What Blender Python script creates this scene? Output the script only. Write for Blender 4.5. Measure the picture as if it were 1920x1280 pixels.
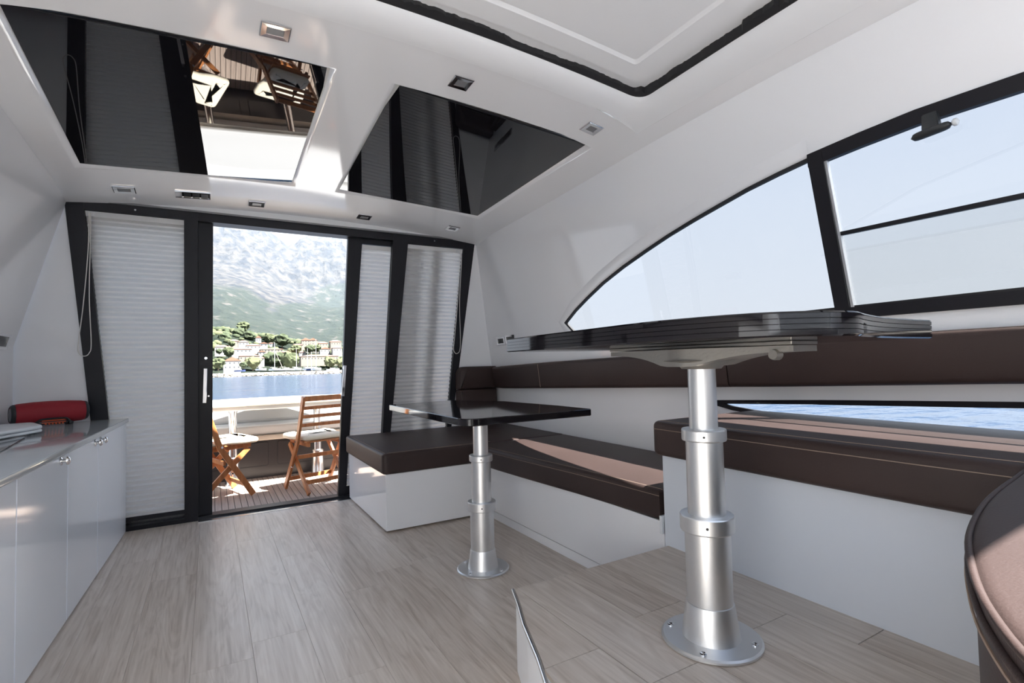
import bpy, bmesh, math, random
from mathutils import Vector, Matrix, noise
from mathutils.geometry import tessellate_polygon
random.seed(7)
PI = math.pi
for o in list(bpy.data.objects): bpy.data.objects.remove(o)
S = bpy.context.scene
COL = S.collection

# ------------------------------------------------------------------ camera
# world: X across the cabin (to starboard), Y aft (towards the cockpit door), Z up, metres; cabin floor z = 0
FPX = 968.504
CX = Vector((0.86370, 0.00104, -0.50400)); 
RW = Matrix(((0.86388, -0.00104, -0.50367), (-0.50320, 0.04453, -0.86302), (0.02333, 0.99901, 0.03794)))
def _cal():
    px = Vector((2620-960, -(638-640), -FPX)).normalized()
    py = Vector((395-960, -(690-640), -FPX)).normalized()
    pz = px.cross(py)
    return Matrix((px, py, pz))
RW = _cal()
cam = bpy.data.cameras.new('camera'); cam_o = bpy.data.objects.new('camera', cam); COL.objects.link(cam_o)
cam.sensor_width = 36; cam.lens = FPX/1920*36; cam.clip_start = .02; cam.clip_end = 30000
M4 = RW.to_4x4(); M4.translation = Vector((0, 0, 1.0)); cam_o.matrix_world = M4
S.camera = cam_o
# ------------------------------------------------------------------ light
SUN_DIR = Vector((-.275, .252, -.704)).normalized()
sun = bpy.data.lights.new('sun', 'SUN'); sun.energy = 22.0; sun.angle = math.radians(.53); sun.color = (1, .975, .94)
sun_o = bpy.data.objects.new('sun', sun); COL.objects.link(sun_o)
sun_o.rotation_euler = SUN_DIR.to_track_quat('-Z', 'Y').to_euler(); sun_o.location = (6, -6, 14)
W = bpy.data.worlds.new('sky'); S.world = W; W.use_nodes = True
nt = W.node_tree; nt.nodes.clear()
tc = nt.nodes.new('ShaderNodeTexCoord'); sx = nt.nodes.new('ShaderNodeSeparateXYZ'); rp = nt.nodes.new('ShaderNodeValToRGB')
bg = nt.nodes.new('ShaderNodeBackground'); wo = nt.nodes.new('ShaderNodeOutputWorld')
nt.links.new(tc.outputs['Generated'], sx.inputs[0]); nt.links.new(sx.outputs['Z'], rp.inputs[0])
nt.links.new(rp.outputs[0], bg.inputs[0]); nt.links.new(bg.outputs[0], wo.inputs[0])
cr = rp.color_ramp
cr.elements[0].position = 0; cr.elements[0].color = (.80, .87, .97, 1)
cr.elements[1].position = 1; cr.elements[1].color = (.40, .58, .95, 1)
e = cr.elements.new(.25); e.color = (.74, .84, 1.0, 1)
bg.inputs[1].default_value = .80
vs = S.view_settings; S.display_settings.display_device = 'sRGB'
vs.view_transform = 'Standard'; vs.look = 'None'; vs.exposure = 1.05; vs.gamma = 1; vs.use_curve_mapping = False
S.cycles.max_bounces = 14; S.cycles.diffuse_bounces = 10; S.cycles.glossy_bounces = 6; S.cycles.transparent_max_bounces = 16
S.cycles.use_denoising = True
S.cycles.sample_clamp_indirect = 8

def at(px, py, Y):
    """point where the photograph's pixel meets the plane y = Y (used for the far shore)"""
    d = RW @ Vector((px-960, -(py-640), -FPX)); t = Y/d.y
    return Vector((0, 0, 1)) + d*t

# ------------------------------------------------------------------ materials
def lin(r, g, b):
    f = lambda c: (c/255/12.92) if c/255 <= .04045 else ((c/255+.055)/1.055)**2.4
    return (f(r), f(g), f(b), 1)
def mat(name, col, rough=.5, metal=0, spec=.5, coat=0, trans=0, sheen=0):
    m = bpy.data.materials.new(name); m.use_nodes = True
    b = m.node_tree.nodes['Principled BSDF']
    b.inputs['Base Color'].default_value = col if len(col) == 4 else (*col, 1)
    b.inputs['Roughness'].default_value = rough; b.inputs['Metallic'].default_value = metal
    b.inputs['Specular IOR Level'].default_value = spec
    if coat: b.inputs['Coat Weight'].default_value = coat; b.inputs['Coat Roughness'].default_value = .03
    if sheen: b.inputs['Sheen Weight'].default_value = sheen
    return m
def N(m, t, **kw):
    n = m.node_tree.nodes.new(t)
    for k, v in kw.items(): setattr(n, k, v)
    return n
def L(m, a, b): m.node_tree.links.new(a, b)
def BS(m): return m.node_tree.nodes['Principled BSDF']
def noise_node(m, scale, detail=4, coord='Object', vec=(1, 1, 1), rand=False, dist=0):
    t = N(m, 'ShaderNodeTexCoord'); mp = N(m, 'ShaderNodeMapping'); mp.inputs['Scale'].default_value = vec
    L(m, t.outputs[coord], mp.inputs[0])
    if rand:
        oi = N(m, 'ShaderNodeObjectInfo'); ml = N(m, 'ShaderNodeMath', operation='MULTIPLY'); ml.inputs[1].default_value = 37
        L(m, oi.outputs['Random'], ml.inputs[0]); cb = N(m, 'ShaderNodeCombineXYZ')
        for i in range(3): L(m, ml.outputs[0], cb.inputs[i])
        L(m, cb.outputs[0], mp.inputs['Location'])
    n = N(m, 'ShaderNodeTexNoise'); n.inputs['Scale'].default_value = scale; n.inputs['Detail'].default_value = detail
    n.inputs['Distortion'].default_value = dist
    L(m, mp.outputs[0], n.inputs['Vector']); return n
def ramp(m, src, stops):
    r = N(m, 'ShaderNodeValToRGB'); el = r.color_ramp.elements
    el[0].position, el[0].color = stops[0][0], stops[0][1]; el[1].position, el[1].color = stops[-1][0], stops[-1][1]
    for p, c in stops[1:-1]: k = el.new(p); k.color = c
    L(m, src, r.inputs[0]); return r
def bump(m, src, strength, dist=.01):
    b = N(m, 'ShaderNodeBump'); b.inputs['Strength'].default_value = strength; b.inputs['Distance'].default_value = dist
    L(m, src, b.inputs['Height']); L(m, b.outputs[0], BS(m).inputs['Normal']); return b
def c4(*c): return (*c, 1)

def gelcoat(name, col, rough, wav=.03):
    m = mat(name, col, rough, spec=.42)
    n = noise_node(m, 2.2, 2); bump(m, n.outputs['Fac'], wav, .02); return m
WHITE = gelcoat('white_gelcoat', (.845, .85, .87), .07)
WHITE_LACQ = gelcoat('white_lacquer', (.86, .91, .98), .10, .01)
WHITE_SEMI = gelcoat('white_satin', (.83, .84, .86), .28, .01)
WHITE_OUT = gelcoat('white_deck_gelcoat', (.52, .52, .51), .25, .01)
CREAM_OUT = gelcoat('beige_gelcoat', (.50, .44, .37), .4, .01)
BENCH_SHADED = gelcoat('shaded_white_panel', (.66, .70, .765), .3, .01)  # bench white with the shade of its face put into the colour
DASH = gelcoat('grey_dash', (.56, .575, .60), .4, .01)
COUNTER = gelcoat('grey_stone_counter', (.52, .55, .57), .08, .005)
BLACK_MIRROR = mat('black_mirror_acrylic', (.006, .006, .008), .015, spec=.9)
BLACK_GLOSS = mat('black_lacquer', (.008, .007, .009), .05, spec=.42)
FRAME = mat('dark_anodised_frame', (.011, .0105, .014), .4, spec=.28)
n = noise_node(FRAME, 420, 2); bump(FRAME, n.outputs['Fac'], .05, .001)
GASKET = mat('black_rubber', (.012, .012, .014), .6)
CHROME = mat('chrome', (.82, .82, .83), .08, 1)
ALU = mat('brushed_aluminium', (.78, .785, .79), .40, 1)
n = noise_node(ALU, 60, 3, vec=(1, 1, 14)); bump(ALU, n.outputs['Fac'], .02, .002)
CAST = mat('cast_aluminium', (.40, .385, .355), .5, 1)
n = noise_node(CAST, 160, 3); bump(CAST, n.outputs['Fac'], .35, .002)
STAINLESS = mat('stainless', (.7, .7, .7), .22, 1)
def leather():
    m = mat('brown_leather', (.040, .029, .027), .48, spec=.32)
    n = noise_node(m, 260, 3); n2 = noise_node(m, 3, 3)
    r = ramp(m, n2.outputs['Fac'], [(.3, c4(.038, .0245, .022)), (.7, c4(.048, .031, .028))]); L(m, r.outputs[0], BS(m).inputs['Base Color'])
    bump(m, n.outputs['Fac'], .25, .002); return m
LEATHER = leather()
STITCH = mat('tan_thread', (.30, .22, .17), .8)
def wood_floor():
    m = mat('grey_oak_laminate', (.4, .36, .32), .33, spec=.45)
    t = N(m, 'ShaderNodeTexCoord'); oi = N(m, 'ShaderNodeObjectInfo')
    ml = N(m, 'ShaderNodeMath', operation='MULTIPLY'); ml.inputs[1].default_value = 53; L(m, oi.outputs['Random'], ml.inputs[0])
    cb = N(m, 'ShaderNodeCombineXYZ'); L(m, ml.outputs[0], cb.inputs[0]); L(m, ml.outputs[0], cb.inputs[1])
    def mapped(sc):
        mp = N(m, 'ShaderNodeMapping'); mp.inputs['Scale'].default_value = sc
        L(m, t.outputs['Object'], mp.inputs[0]); L(m, cb.outputs[0], mp.inputs['Location']); return mp
    def nz(sc, scale, det, dist=0):
        n = N(m, 'ShaderNodeTexNoise'); n.inputs['Scale'].default_value = scale; n.inputs['Detail'].default_value = det
        n.inputs['Distortion'].default_value = dist; L(m, mapped(sc).outputs[0], n.inputs['Vector']); return n
    broad = nz((7, .75, 1), 1.6, 5, 1.6); fine = nz((120, 3, 1), 1, 3); mid = nz((34, 1.6, 1), 1.3, 4, .6)
    w = N(m, 'ShaderNodeMath', operation='MULTIPLY'); w.inputs[1].default_value = 34; L(m, broad.outputs['Fac'], w.inputs[0])
    s = N(m, 'ShaderNodeMath', operation='SINE'); L(m, w.outputs[0], s.inputs[0])
    a = N(m, 'ShaderNodeMath', operation='MULTIPLY_ADD'); a.inputs[1].default_value = .045; a.inputs[2].default_value = .12; L(m, s.outputs[0], a.inputs[0])
    b = N(m, 'ShaderNodeMath', operation='MULTIPLY_ADD'); b.inputs[1].default_value = .42; L(m, mid.outputs['Fac'], b.inputs[0]); L(m, a.outputs[0], b.inputs[2])
    c = N(m, 'ShaderNodeMath', operation='MULTIPLY_ADD'); c.inputs[1].default_value = .30; L(m, fine.outputs['Fac'], c.inputs[0]); L(m, b.outputs[0], c.inputs[2])
    rr = N(m, 'ShaderNodeMath', operation='MULTIPLY_ADD'); rr.inputs[1].default_value = .10; L(m, oi.outputs['Random'], rr.inputs[0]); L(m, c.outputs[0], rr.inputs[2])
    r = ramp(m, rr.outputs[0], [(.27, c4(.34, .265, .205)), (.50, c4(.575, .495, .425)), (.75, c4(.74, .665, .59))])
    L(m, r.outputs[0], BS(m).inputs['Base Color']); bump(m, fine.outputs['Fac'], .08, .001); return m
WOOD = wood_floor()
def streaky(name, c0, c1, rough, sc=(30, 1.5, 30)):
    m = mat(name, c0, rough); n = noise_node(m, 2, 4, vec=sc, rand=True)
    r = ramp(m, n.outputs['Fac'], [(.3, c4(*c0)), (.7, c4(*c1))]); L(m, r.outputs[0], BS(m).inputs['Base Color']); return m
TEAK_DECK = streaky('weathered_teak', (.29, .225, .185), (.40, .32, .265), .6)
TEAK = streaky('oiled_teak', (.33, .115, .036), (.50, .20, .07), .38, (25, 25, 3))
CUSHION = mat('cream_canvas', (.82, .74, .58), .85)
n = noise_node(CUSHION, 9, 4); bump(CUSHION, n.outputs['Fac'], .5, .02)
DARK_OUT = mat('dark_grey_gelcoat', (.032, .029, .030), .28)
def blind_mat():
    m = bpy.data.materials.new('pleated_blind_fabric'); m.use_nodes = True; m.node_tree.nodes.clear()
    d = N(m, 'ShaderNodeBsdfDiffuse'); d.inputs[0].default_value = (.70, .69, .68, 1)
    t = N(m, 'ShaderNodeBsdfTranslucent'); t.inputs[0].default_value = (.55, .56, .58, 1)
    mx = N(m, 'ShaderNodeMixShader'); mx.inputs[0].default_value = .38; o = N(m, 'ShaderNodeOutputMaterial')
    L(m, d.outputs[0], mx.inputs[1]); L(m, t.outputs[0], mx.inputs[2]); L(m, mx.outputs[0], o.inputs[0]); return m
BLIND = blind_mat()
BLIND_RAIL = mat('white_blind_rail', (.68, .68, .68), .4)
CORD = mat('white_cord', (.72, .69, .66), .7)
def glass(name, tint):
    m = bpy.data.materials.new(name); m.use_nodes = True; m.node_tree.nodes.clear()
    t = N(m, 'ShaderNodeBsdfTransparent'); t.inputs[0].default_value = (*tint, 1)
    g = N(m, 'ShaderNodeBsdfGlossy'); g.inputs['Roughness'].default_value = .0
    ge = N(m, 'ShaderNodeNewGeometry'); dt = N(m, 'ShaderNodeVectorMath', operation='DOT_PRODUCT'); L(m, ge.outputs['Normal'], dt.inputs[0]); L(m, ge.outputs['Incoming'], dt.inputs[1])
    ab = N(m, 'ShaderNodeMath', operation='ABSOLUTE'); L(m, dt.outputs['Value'], ab.inputs[0])
    om = N(m, 'ShaderNodeMath', operation='SUBTRACT'); om.inputs[0].default_value = 1; L(m, ab.outputs[0], om.inputs[1])
    pw = N(m, 'ShaderNodeMath', operation='POWER'); pw.inputs[1].default_value = 5; L(m, om.outputs[0], pw.inputs[0])
    f = N(m, 'ShaderNodeMath', operation='MULTIPLY_ADD'); f.inputs[1].default_value = .96; f.inputs[2].default_value = .04; L(m, pw.outputs[0], f.inputs[0])   # Schlick, same from both sides
    mx = N(m, 'ShaderNodeMixShader'); o = N(m, 'ShaderNodeOutputMaterial')
    L(m, f.outputs[0], mx.inputs[0]); L(m, t.outputs[0], mx.inputs[1]); L(m, g.outputs[0], mx.inputs[2]); L(m, mx.outputs[0], o.inputs[0]); return m
GLASS_SIDE = glass('tinted_side_glass', (.775, .772, .765))
GLASS_CLEAR = glass('clear_glass', (.95, .96, .96))
GLASS_SLIDE = glass('tinted_sliding_glass', (.95, .95, .94))
RED = mat('red_mesh_fabric', (.30, .012, .022), .65)
n = noise_node(RED, 700, 2); bump(RED, n.outputs['Fac'], .4, .001)
DARK_PLASTIC = mat('dark_plastic', (.022, .025, .028), .4)
ORANGE = mat('orange_plastic', (.70, .10, .02), .4)
HOB = mat('black_hob_glass', (.012, .012, .014), .06)
WHITE_PLASTIC = mat('white_plastic', (.72, .75, .78), .3)
GREY_PLASTIC = mat('grey_lens', (.20, .20, .21), .35)

# ------------------------------------------------------------------ mesh helpers
ORG = {}
def origin(p): return ORG.get(p.name, Vector((0, 0, 0))) if p is not None else Vector((0, 0, 0))
def obj(name, bm, m, parent=None, local=False, smooth=None, loc=None):
    """link bm as ONE mesh; bm is in world coordinates unless local"""
    me = bpy.data.meshes.new(name)
    if loc is not None and parent is None and not local:
        bmesh.ops.translate(bm, verts=bm.verts, vec=-Vector(loc))
    if parent is not None and not local: bmesh.ops.translate(bm, verts=bm.verts, vec=-origin(parent))
    bmesh.ops.recalc_face_normals(bm, faces=bm.faces)
    bm.to_mesh(me); bm.free()
    for k in (m if isinstance(m, (list, tuple)) else [m]): me.materials.append(k)
    o = bpy.data.objects.new(name, me); COL.objects.link(o)
    if smooth is not None:
        for p in me.polygons: p.use_smooth = True
        me.set_sharp_from_angle(angle=math.radians(smooth))
    if parent is not None: o.parent = parent; ORG[o.name] = origin(parent)
    elif loc is not None and not local: o.location = loc; ORG[o.name] = Vector(loc)
    else: ORG[o.name] = Vector((0, 0, 0))
    return o
def tag(o, label=None, cat=None, group=None, kind=None):
    if label: o['label'] = label
    if cat: o['category'] = cat
    if group: o['group'] = group
    if kind: o['kind'] = kind
    return o
def thing(name, label, cat, loc=(0, 0, 0), rotz=0, group=None, kind=None):
    o = bpy.data.objects.new(name, None); COL.objects.link(o); o.empty_display_size = .1
    o.location = loc; o.rotation_euler = (0, 0, rotz); ORG[o.name] = Vector(loc)
    return tag(o, label, cat, group, kind)
def copy_tree(o, parent=None):
    c = o.copy(); COL.objects.link(c)
    if parent is not None: c.parent = parent
    for ch in list(o.children): copy_tree(ch, c)
    return c
def B(): return bmesh.new()
def box(bm, x0, x1, y0, y1, z0, z1, bev=0, seg=2):
    vs_ = [bm.verts.new(p) for p in ((x0, y0, z0), (x1, y0, z0), (x1, y1, z0), (x0, y1, z0), (x0, y0, z1), (x1, y0, z1), (x1, y1, z1), (x0, y1, z1))]
    fs = [bm.faces.new([vs_[i] for i in q]) for q in ((3, 2, 1, 0), (4, 5, 6, 7), (0, 1, 5, 4), (1, 2, 6, 5), (2, 3, 7, 6), (3, 0, 4, 7))]
    if bev: bmesh.ops.bevel(bm, geom=list({e for f in fs for e in f.edges}), offset=bev, segments=seg, affect='EDGES', profile=.5)
    return vs_
def hexa(bm, p):
    """8 points: bottom 4 then top 4"""
    v = [bm.verts.new(q) for q in p]
    for q in ((3, 2, 1, 0), (4, 5, 6, 7), (0, 1, 5, 4), (1, 2, 6, 5), (2, 3, 7, 6), (3, 0, 4, 7)): bm.faces.new([v[i] for i in q])
def bar(bm, a, b, w, t, up=(0, 0, 1), bev=0):
    """rectangular bar from a to b, w along the side axis, t along the other"""
    a, b = Vector(a), Vector(b); d = (b-a).normalized(); s = d.cross(Vector(up))
    if s.length < 1e-4: s = d.cross(Vector((0, 1, 0)))
    s.normalize(); n_ = s.cross(d).normalized()
    v = [bm.verts.new(p+s*(w/2*i)+n_*(t/2*j)) for p in (a, b) for i, j in ((-1, -1), (1, -1), (1, 1), (-1, 1))]
    fs = [bm.faces.new([v[i] for i in q]) for q in ((3, 2, 1, 0), (4, 5, 6, 7), (0, 1, 5, 4), (1, 2, 6, 5), (2, 3, 7, 6), (3, 0, 4, 7))]
    if bev: bmesh.ops.bevel(bm, geom=list({e for f in fs for e in f.edges}), offset=bev, segments=2, affect='EDGES', profile=.5)
def lathe(bm, prof, c=(0, 0, 0), seg=40, axis='Z', cap=True):
    rings = []
    for r, z in prof:
        ring = []
        for i in range(seg):
            a = 2*PI*i/seg; x, y = r*math.cos(a), r*math.sin(a)
            p = {'Z': (x, y, z), 'Y': (x, z, y), 'X': (z, x, y)}[axis]
            ring.append(bm.verts.new((c[0]+p[0], c[1]+p[1], c[2]+p[2])))
        rings.append(ring)
    for a, b in zip(rings, rings[1:]):
        for i in range(seg): bm.faces.new((a[i], a[(i+1) % seg], b[(i+1) % seg], b[i]))
    if cap:
        bm.faces.new(rings[0][::-1]); bm.faces.new(rings[-1])
def tube(bm, pts, r, seg=6, closed=False):
    pts = [Vector(p) for p in pts]; rings = []; n_ = len(pts)
    up = Vector((.3, .2, .93))
    for i, p in enumerate(pts):
        a = pts[(i-1) % n_] if (closed or i > 0) else p; b = pts[(i+1) % n_] if (closed or i < n_-1) else p
        d = (b-a).normalized(); s = d.cross(up)
        if s.length < 1e-3: s = d.cross(Vector((1, 0, 0)))
        s.normalize(); u = s.cross(d)
        rings.append([bm.verts.new(p+s*(r*math.cos(2*PI*k/seg))+u*(r*math.sin(2*PI*k/seg))) for k in range(seg)])
    for i in range(n_ if closed else n_-1):
        a, b = rings[i], rings[(i+1) % n_]
        for k in range(seg): bm.faces.new((a[k], a[(k+1) % seg], b[(k+1) % seg], b[k]))
    if not closed: bm.faces.new(rings[0][::-1]); bm.faces.new(rings[-1])
def offset_poly(pts, d):
    """inset a CCW outline by d"""
    out = []; n_ = len(pts)
    for i in range(n_):
        p0, p1, p2 = Vector(pts[i-1]), Vector(pts[i]), Vector(pts[(i+1) % n_])
        e1 = (p1-p0).normalized(); e2 = (p2-p1).normalized()
        n1 = Vector((-e1.y, e1.x)); n2 = Vector((-e2.y, e2.x)); b = n1+n2
        k = b.length_squared
        out.append(p1 + (b*(2*d/k) if k > .3 else n1*d))
    return out
def round_corners(pts, rad, seg=5):
    """replace corners by arcs; rad: number or per-corner list"""
    out = []; n_ = len(pts)
    for i in range(n_):
        p0, p1, p2 = Vector(pts[i-1]), Vector(pts[i]), Vector(pts[(i+1) % n_])
        r = rad[i] if isinstance(rad, (list, tuple)) else rad
        if r <= 0: out.append(p1); continue
        a = (p0-p1).normalized(); b = (p2-p1).normalized(); ang = a.angle(b); t = r/math.tan(ang/2)
        t = min(t, (p0-p1).length*.49, (p2-p1).length*.49)
        s, e_ = p1+a*t, p1+b*t
        for k in range(seg+1):
            u = k/seg; out.append(s*(1-u)**2+p1*2*u*(1-u)+e_*u*u)
    return out
def dense(pts, step):
    out = []
    for i in range(len(pts)):
        a, b = Vector(pts[i]), Vector(pts[(i+1) % len(pts)]); k = max(1, int((b-a).length/step))
        for j in range(k): out.append(a.lerp(b, j/k))
    return out
def ccw(pts):
    a = sum(pts[i-1][0]*pts[i][1]-pts[i][0]*pts[i-1][1] for i in range(len(pts)))
    return [Vector(p) for p in (pts if a > 0 else pts[::-1])]
def pillow(bm, outline, z0, z1, r, seg=4, crown=0, rb=None):
    """rounded prism: outline in XY, edges rounded by r"""
    outline = ccw(outline); rb = r if rb is None else rb
    prof = [(rb*(1-math.sin(PI/2*k/seg)), z0+rb*(1-math.cos(PI/2*k/seg))) for k in range(seg+1)]
    prof += [(r*(1-math.cos(PI/2*k/seg)), z1-r+r*math.sin(PI/2*k/seg)) for k in range(seg+1)]
    if crown: prof += [(r+.03, z1+crown*.6), (r+.09, z1+crown)]
    rings = [[bm.verts.new((p.x, p.y, z)) for p in offset_poly(outline, d)] for d, z in prof]
    n_ = len(outline)
    for a, b in zip(rings, rings[1:]):
        for i in range(n_): bm.faces.new((a[i], a[(i+1) % n_], b[(i+1) % n_], b[i]))
    bm.faces.new(rings[0][::-1]); bm.faces.new(rings[-1])
def prism(bm, outline, z0, z1):
    o_ = ccw(outline)
    a = [bm.verts.new((p.x, p.y, z0)) for p in o_]; b = [bm.verts.new((p.x, p.y, z1)) for p in o_]; n_ = len(o_)
    for i in range(n_): bm.faces.new((a[i], a[(i+1) % n_], b[(i+1) % n_], b[i]))
    bm.faces.new(a[::-1]); bm.faces.new(b)
def slab(bm, outer, holes, to3, thick):
    """flat plate with holes: loops in 2D, to3(u, v, w) -> world, w runs through the thickness"""
    loops = [outer]+list(holes)
    tri = tessellate_polygon([[Vector((p[0], p[1], 0)) for p in l] for l in loops])
    flat = [p for l in loops for p in l]
    f = [bm.verts.new(to3(p[0], p[1], 0)) for p in flat]; k = [bm.verts.new(to3(p[0], p[1], thick)) for p in flat]
    for t in tri:
        try: bm.faces.new([f[i] for i in t]); bm.faces.new([k[i] for i in t][::-1])
        except ValueError: pass
    s = 0
    for l in loops:
        n_ = len(l)
        for i in range(n_):
            a, b = s+i, s+(i+1) % n_
            try: bm.faces.new((f[a], f[b], k[b], k[a]))
            except ValueError: pass
        s += n_
def ring_frame(bm, outer, inner, to3, w0, w1):
    """frame between two outlines with the same number of points"""
    n_ = len(outer); R4 = [[bm.verts.new(to3(p[0], p[1], w)) for p in l] for l, w in ((outer, w0), (inner, w0), (inner, w1), (outer, w1))]
    for j in range(4):
        a, b = R4[j], R4[(j+1) % 4]
        for i in range(n_): bm.faces.new((a[i], a[(i+1) % n_], b[(i+1) % n_], b[i]))
def lerp_tab(tab, x):
    if (x-tab[0][0])*(tab[-1][0]-tab[0][0]) <= 0: return tab[0][1]
    for (a, va), (b, vb) in zip(tab, tab[1:]):
        if min(a, b) <= x <= max(a, b): return va+(vb-va)*(x-a)/(b-a)
    return tab[-1][1]

# ------------------------------------------------------------------ setting: ceiling
XC = .615
ZL = [(4.30, 2.075), (4.02, 2.10), (3.2, 2.182), (2.5, 2.252), (2.25, 2.272), (2.0, 2.286), (1.7, 2.295), (1.3, 2.30), (-2, 2.30)]
CREASE = [(4.30, 2.035), (4.02, 2.047), (2.86, 2.083), (1.86, 2.13), (1.13, 2.147), (.5, 2.14), (-2, 2.10)]
def ceil_z(x, y):
    u = abs(x-XC); z = lerp_tab(ZL, y)-.04*u*u
    if u > 1.13:
        drop = lerp_tab(ZL, y)-.04*1.385**2-lerp_tab(CREASE, y)
        z -= max(drop, 0)*min(1, ((u-1.13)/.255))**2+.3*max(0, u-1.385)
    return z
P1 = (-.60, .445, 2.27, 3.49)      # the two mirror panels: x0, x1, y0, y1
P2 = (.74, 1.76, 2.265, 3.49)
E_ = .028
def xr(y):  # slanted starboard edge of panel two
    return 1.76+(3.49-max(2.265, min(3.49, y)))/(3.49-2.265)*.075
HX, HY1, HY0 = 1.315, 1.955, -.16   # hatch opening half width and ends
ROOF_Y0 = -.25
def ceiling():
    bm = B()
    cols = [-.81, -.77, -.745, -.72, -.70, -.655, -.60-E_, -.42, -.2, 0, .2, .33, .445+E_, .52, .615, .68, .74-E_, .9, 1.1, 1.3, 1.5, 1.65, None, 1.90, 1.93, 1.95, 1.975, 2.0, 2.04]
    rows = [4.30, 4.15, 4.02, 3.85, 3.7, 3.49+E_, 3.3, 3.1, 2.9, 2.7, 2.5, 2.35, 2.27-E_, 2.15, 2.05, HY1, 1.6, 1.2, .8, .4, .1, HY0, ROOF_Y0]
    V = []
    for y in rows:
        V.append([])
        for x in cols:
            xx = xr(y)+E_ if x is None else x
            V[-1].append(bm.verts.new((xx, y, ceil_z(xx, y))))
    ci = {round(c, 3): i for i, c in enumerate(cols) if c is not None}
    a0, a1 = ci[round(-.60-E_, 3)], ci[round(.445+E_, 3)]; b0, b1 = ci[round(.74-E_, 3)], cols.index(None)
    r0, r1 = rows.index(3.49+E_), rows.index(2.27-E_); h0, h1 = rows.index(HY1), rows.index(HY0)
    k0, k1 = ci[-.70], ci[1.93]
    for i in range(len(rows)-1):
        for j in range(len(cols)-1):
            if r0 <= i < r1 and (a0 <= j < a1 or b0 <= j < b1): continue
            if h0 <= i < h1 and k0 <= j < k1: continue
            bm.faces.new((V[i][j], V[i+1][j], V[i+1][j+1], V[i][j+1]))
    o = obj('ceiling', bm, WHITE, smooth=40)
    tag(o, 'glossy white gelcoat cabin ceiling with two black mirror panels', None, kind='structure')
    # white chamfers round the two panel recesses
    for (x0, x1, y0, y1, sl) in ((*P1, 0), (*P2, 1)):
        bm = B(); n_ = 10
        def edge(e_):
            xa, xb = x0-e_, (lambda y: (xr(y) if sl else x1)+e_); ya, yb = y0-e_, y1+e_; pts = []
            for k in range(n_): pts.append((xa+(xb(yb)-xa)*k/n_, yb))
            for k in range(n_): pts.append((xb(yb)+(xb(ya)-xb(yb))*k/n_, yb+(ya-yb)*k/n_))
            for k in range(n_): pts.append((xb(ya)+(xa-xb(ya))*k/n_, ya))
            for k in range(n_): pts.append((xa, ya+(yb-ya)*k/n_))
            return pts
        rings = [[bm.verts.new((x, y, ceil_z(x, y)+h)) for x, y in edge(e_)] for e_, h in ((E_, 0), (.02, .001), (0, .014), (-.004, .03))]
        m_ = len(rings[0])
        for a, b in zip(rings, rings[1:]):
            for i in range(m_): bm.faces.new((a[i], a[(i+1) % m_], b[(i+1) % m_], b[i]))
        obj('recess_chamfer', bm, WHITE, o, smooth=50)
ceiling()
def mirror_panel(P, sl, label):
    x0, x1, y0, y1 = P; bm = B(); n_ = 6; g = []
    z_ = lambda x, y: ceil_z(x, y)+.013
    xa = lambda y: x0; xb = lambda y: xr(y) if sl else x1
    cz = {(i, j): z_((xa(y) if i == 0 else xb(y)), y) for i in (0, 1) for j, y in ((0, y0), (1, y1))}
    for j in range(n_+1):
        v = j/n_; y = y0+(y1-y0)*v; g.append([])
        for i in range(n_+1):
            u = i/n_; x = xa(y)+(xb(y)-xa(y))*u
            z = (cz[0, 0]*(1-u)+cz[1, 0]*u)*(1-v)+(cz[0, 1]*(1-u)+cz[1, 1]*u)*v
            g[-1].append((x, y, z))
    lo = [[bm.verts.new(p) for p in r] for r in g]; hi = [[bm.verts.new((p[0], p[1], p[2]+.008)) for p in r] for r in g]
    for j in range(n_):
        for i in range(n_):
            bm.faces.new((lo[j][i], lo[j][i+1], lo[j+1][i+1], lo[j+1][i])); bm.faces.new((hi[j][i], hi[j+1][i], hi[j+1][i+1], hi[j][i+1]))
    for i in range(n_):
        bm.faces.new((lo[0][i], hi[0][i], hi[0][i+1], lo[0][i+1])); bm.faces.new((lo[n_][i], lo[n_][i+1], hi[n_][i+1], hi[n_][i]))
        bm.faces.new((lo[i][0], lo[i+1][0], hi[i+1][0], hi[i][0])); bm.faces.new((lo[i][n_], hi[i][n_], hi[i+1][n_], lo[i+1][n_]))
    o = obj('mirror_panel', bm, BLACK_MIRROR, loc=(x0, y0, cz[0, 0]), smooth=30)
    tag(o, label, 'ceiling panel', 'black mirror panels in the ceiling')
mirror_panel(P1, 0, 'black mirror ceiling panel on the port side, reflecting the teak chairs outside')
mirror_panel(P2, 1, 'black mirror ceiling panel between spotlights, showing dark reflected blinds, nearer the starboard window')
# roof shell above (outside skin)
bm = B(); 
for x0, x1, y0, y1 in ((-.80, 2.04, 1.98, 4.12), (-.80, -.69, ROOF_Y0, 1.98), (1.92, 2.03, ROOF_Y0, 1.98)):
    g = [(x0, y0), (x1, y0), (x1, y1), (x0, y1)]
    zo = .07 if x1-x0 > 1 else .05
    hexa(bm, [(x, y, max(ceil_z(x, y), ceil_z(min(max(x, -.5), 1.7), y) if x1-x0 > 1 else 0)+zo) for x, y in g]+[(x, y, max(ceil_z(x, y), ceil_z(min(max(x, -.5), 1.7), y) if x1-x0 > 1 else 0)+zo+.05) for x, y in g])
tag(obj('roof', bm, WHITE_OUT), 'outer white roof skin of the cabin', kind='structure')
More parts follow.
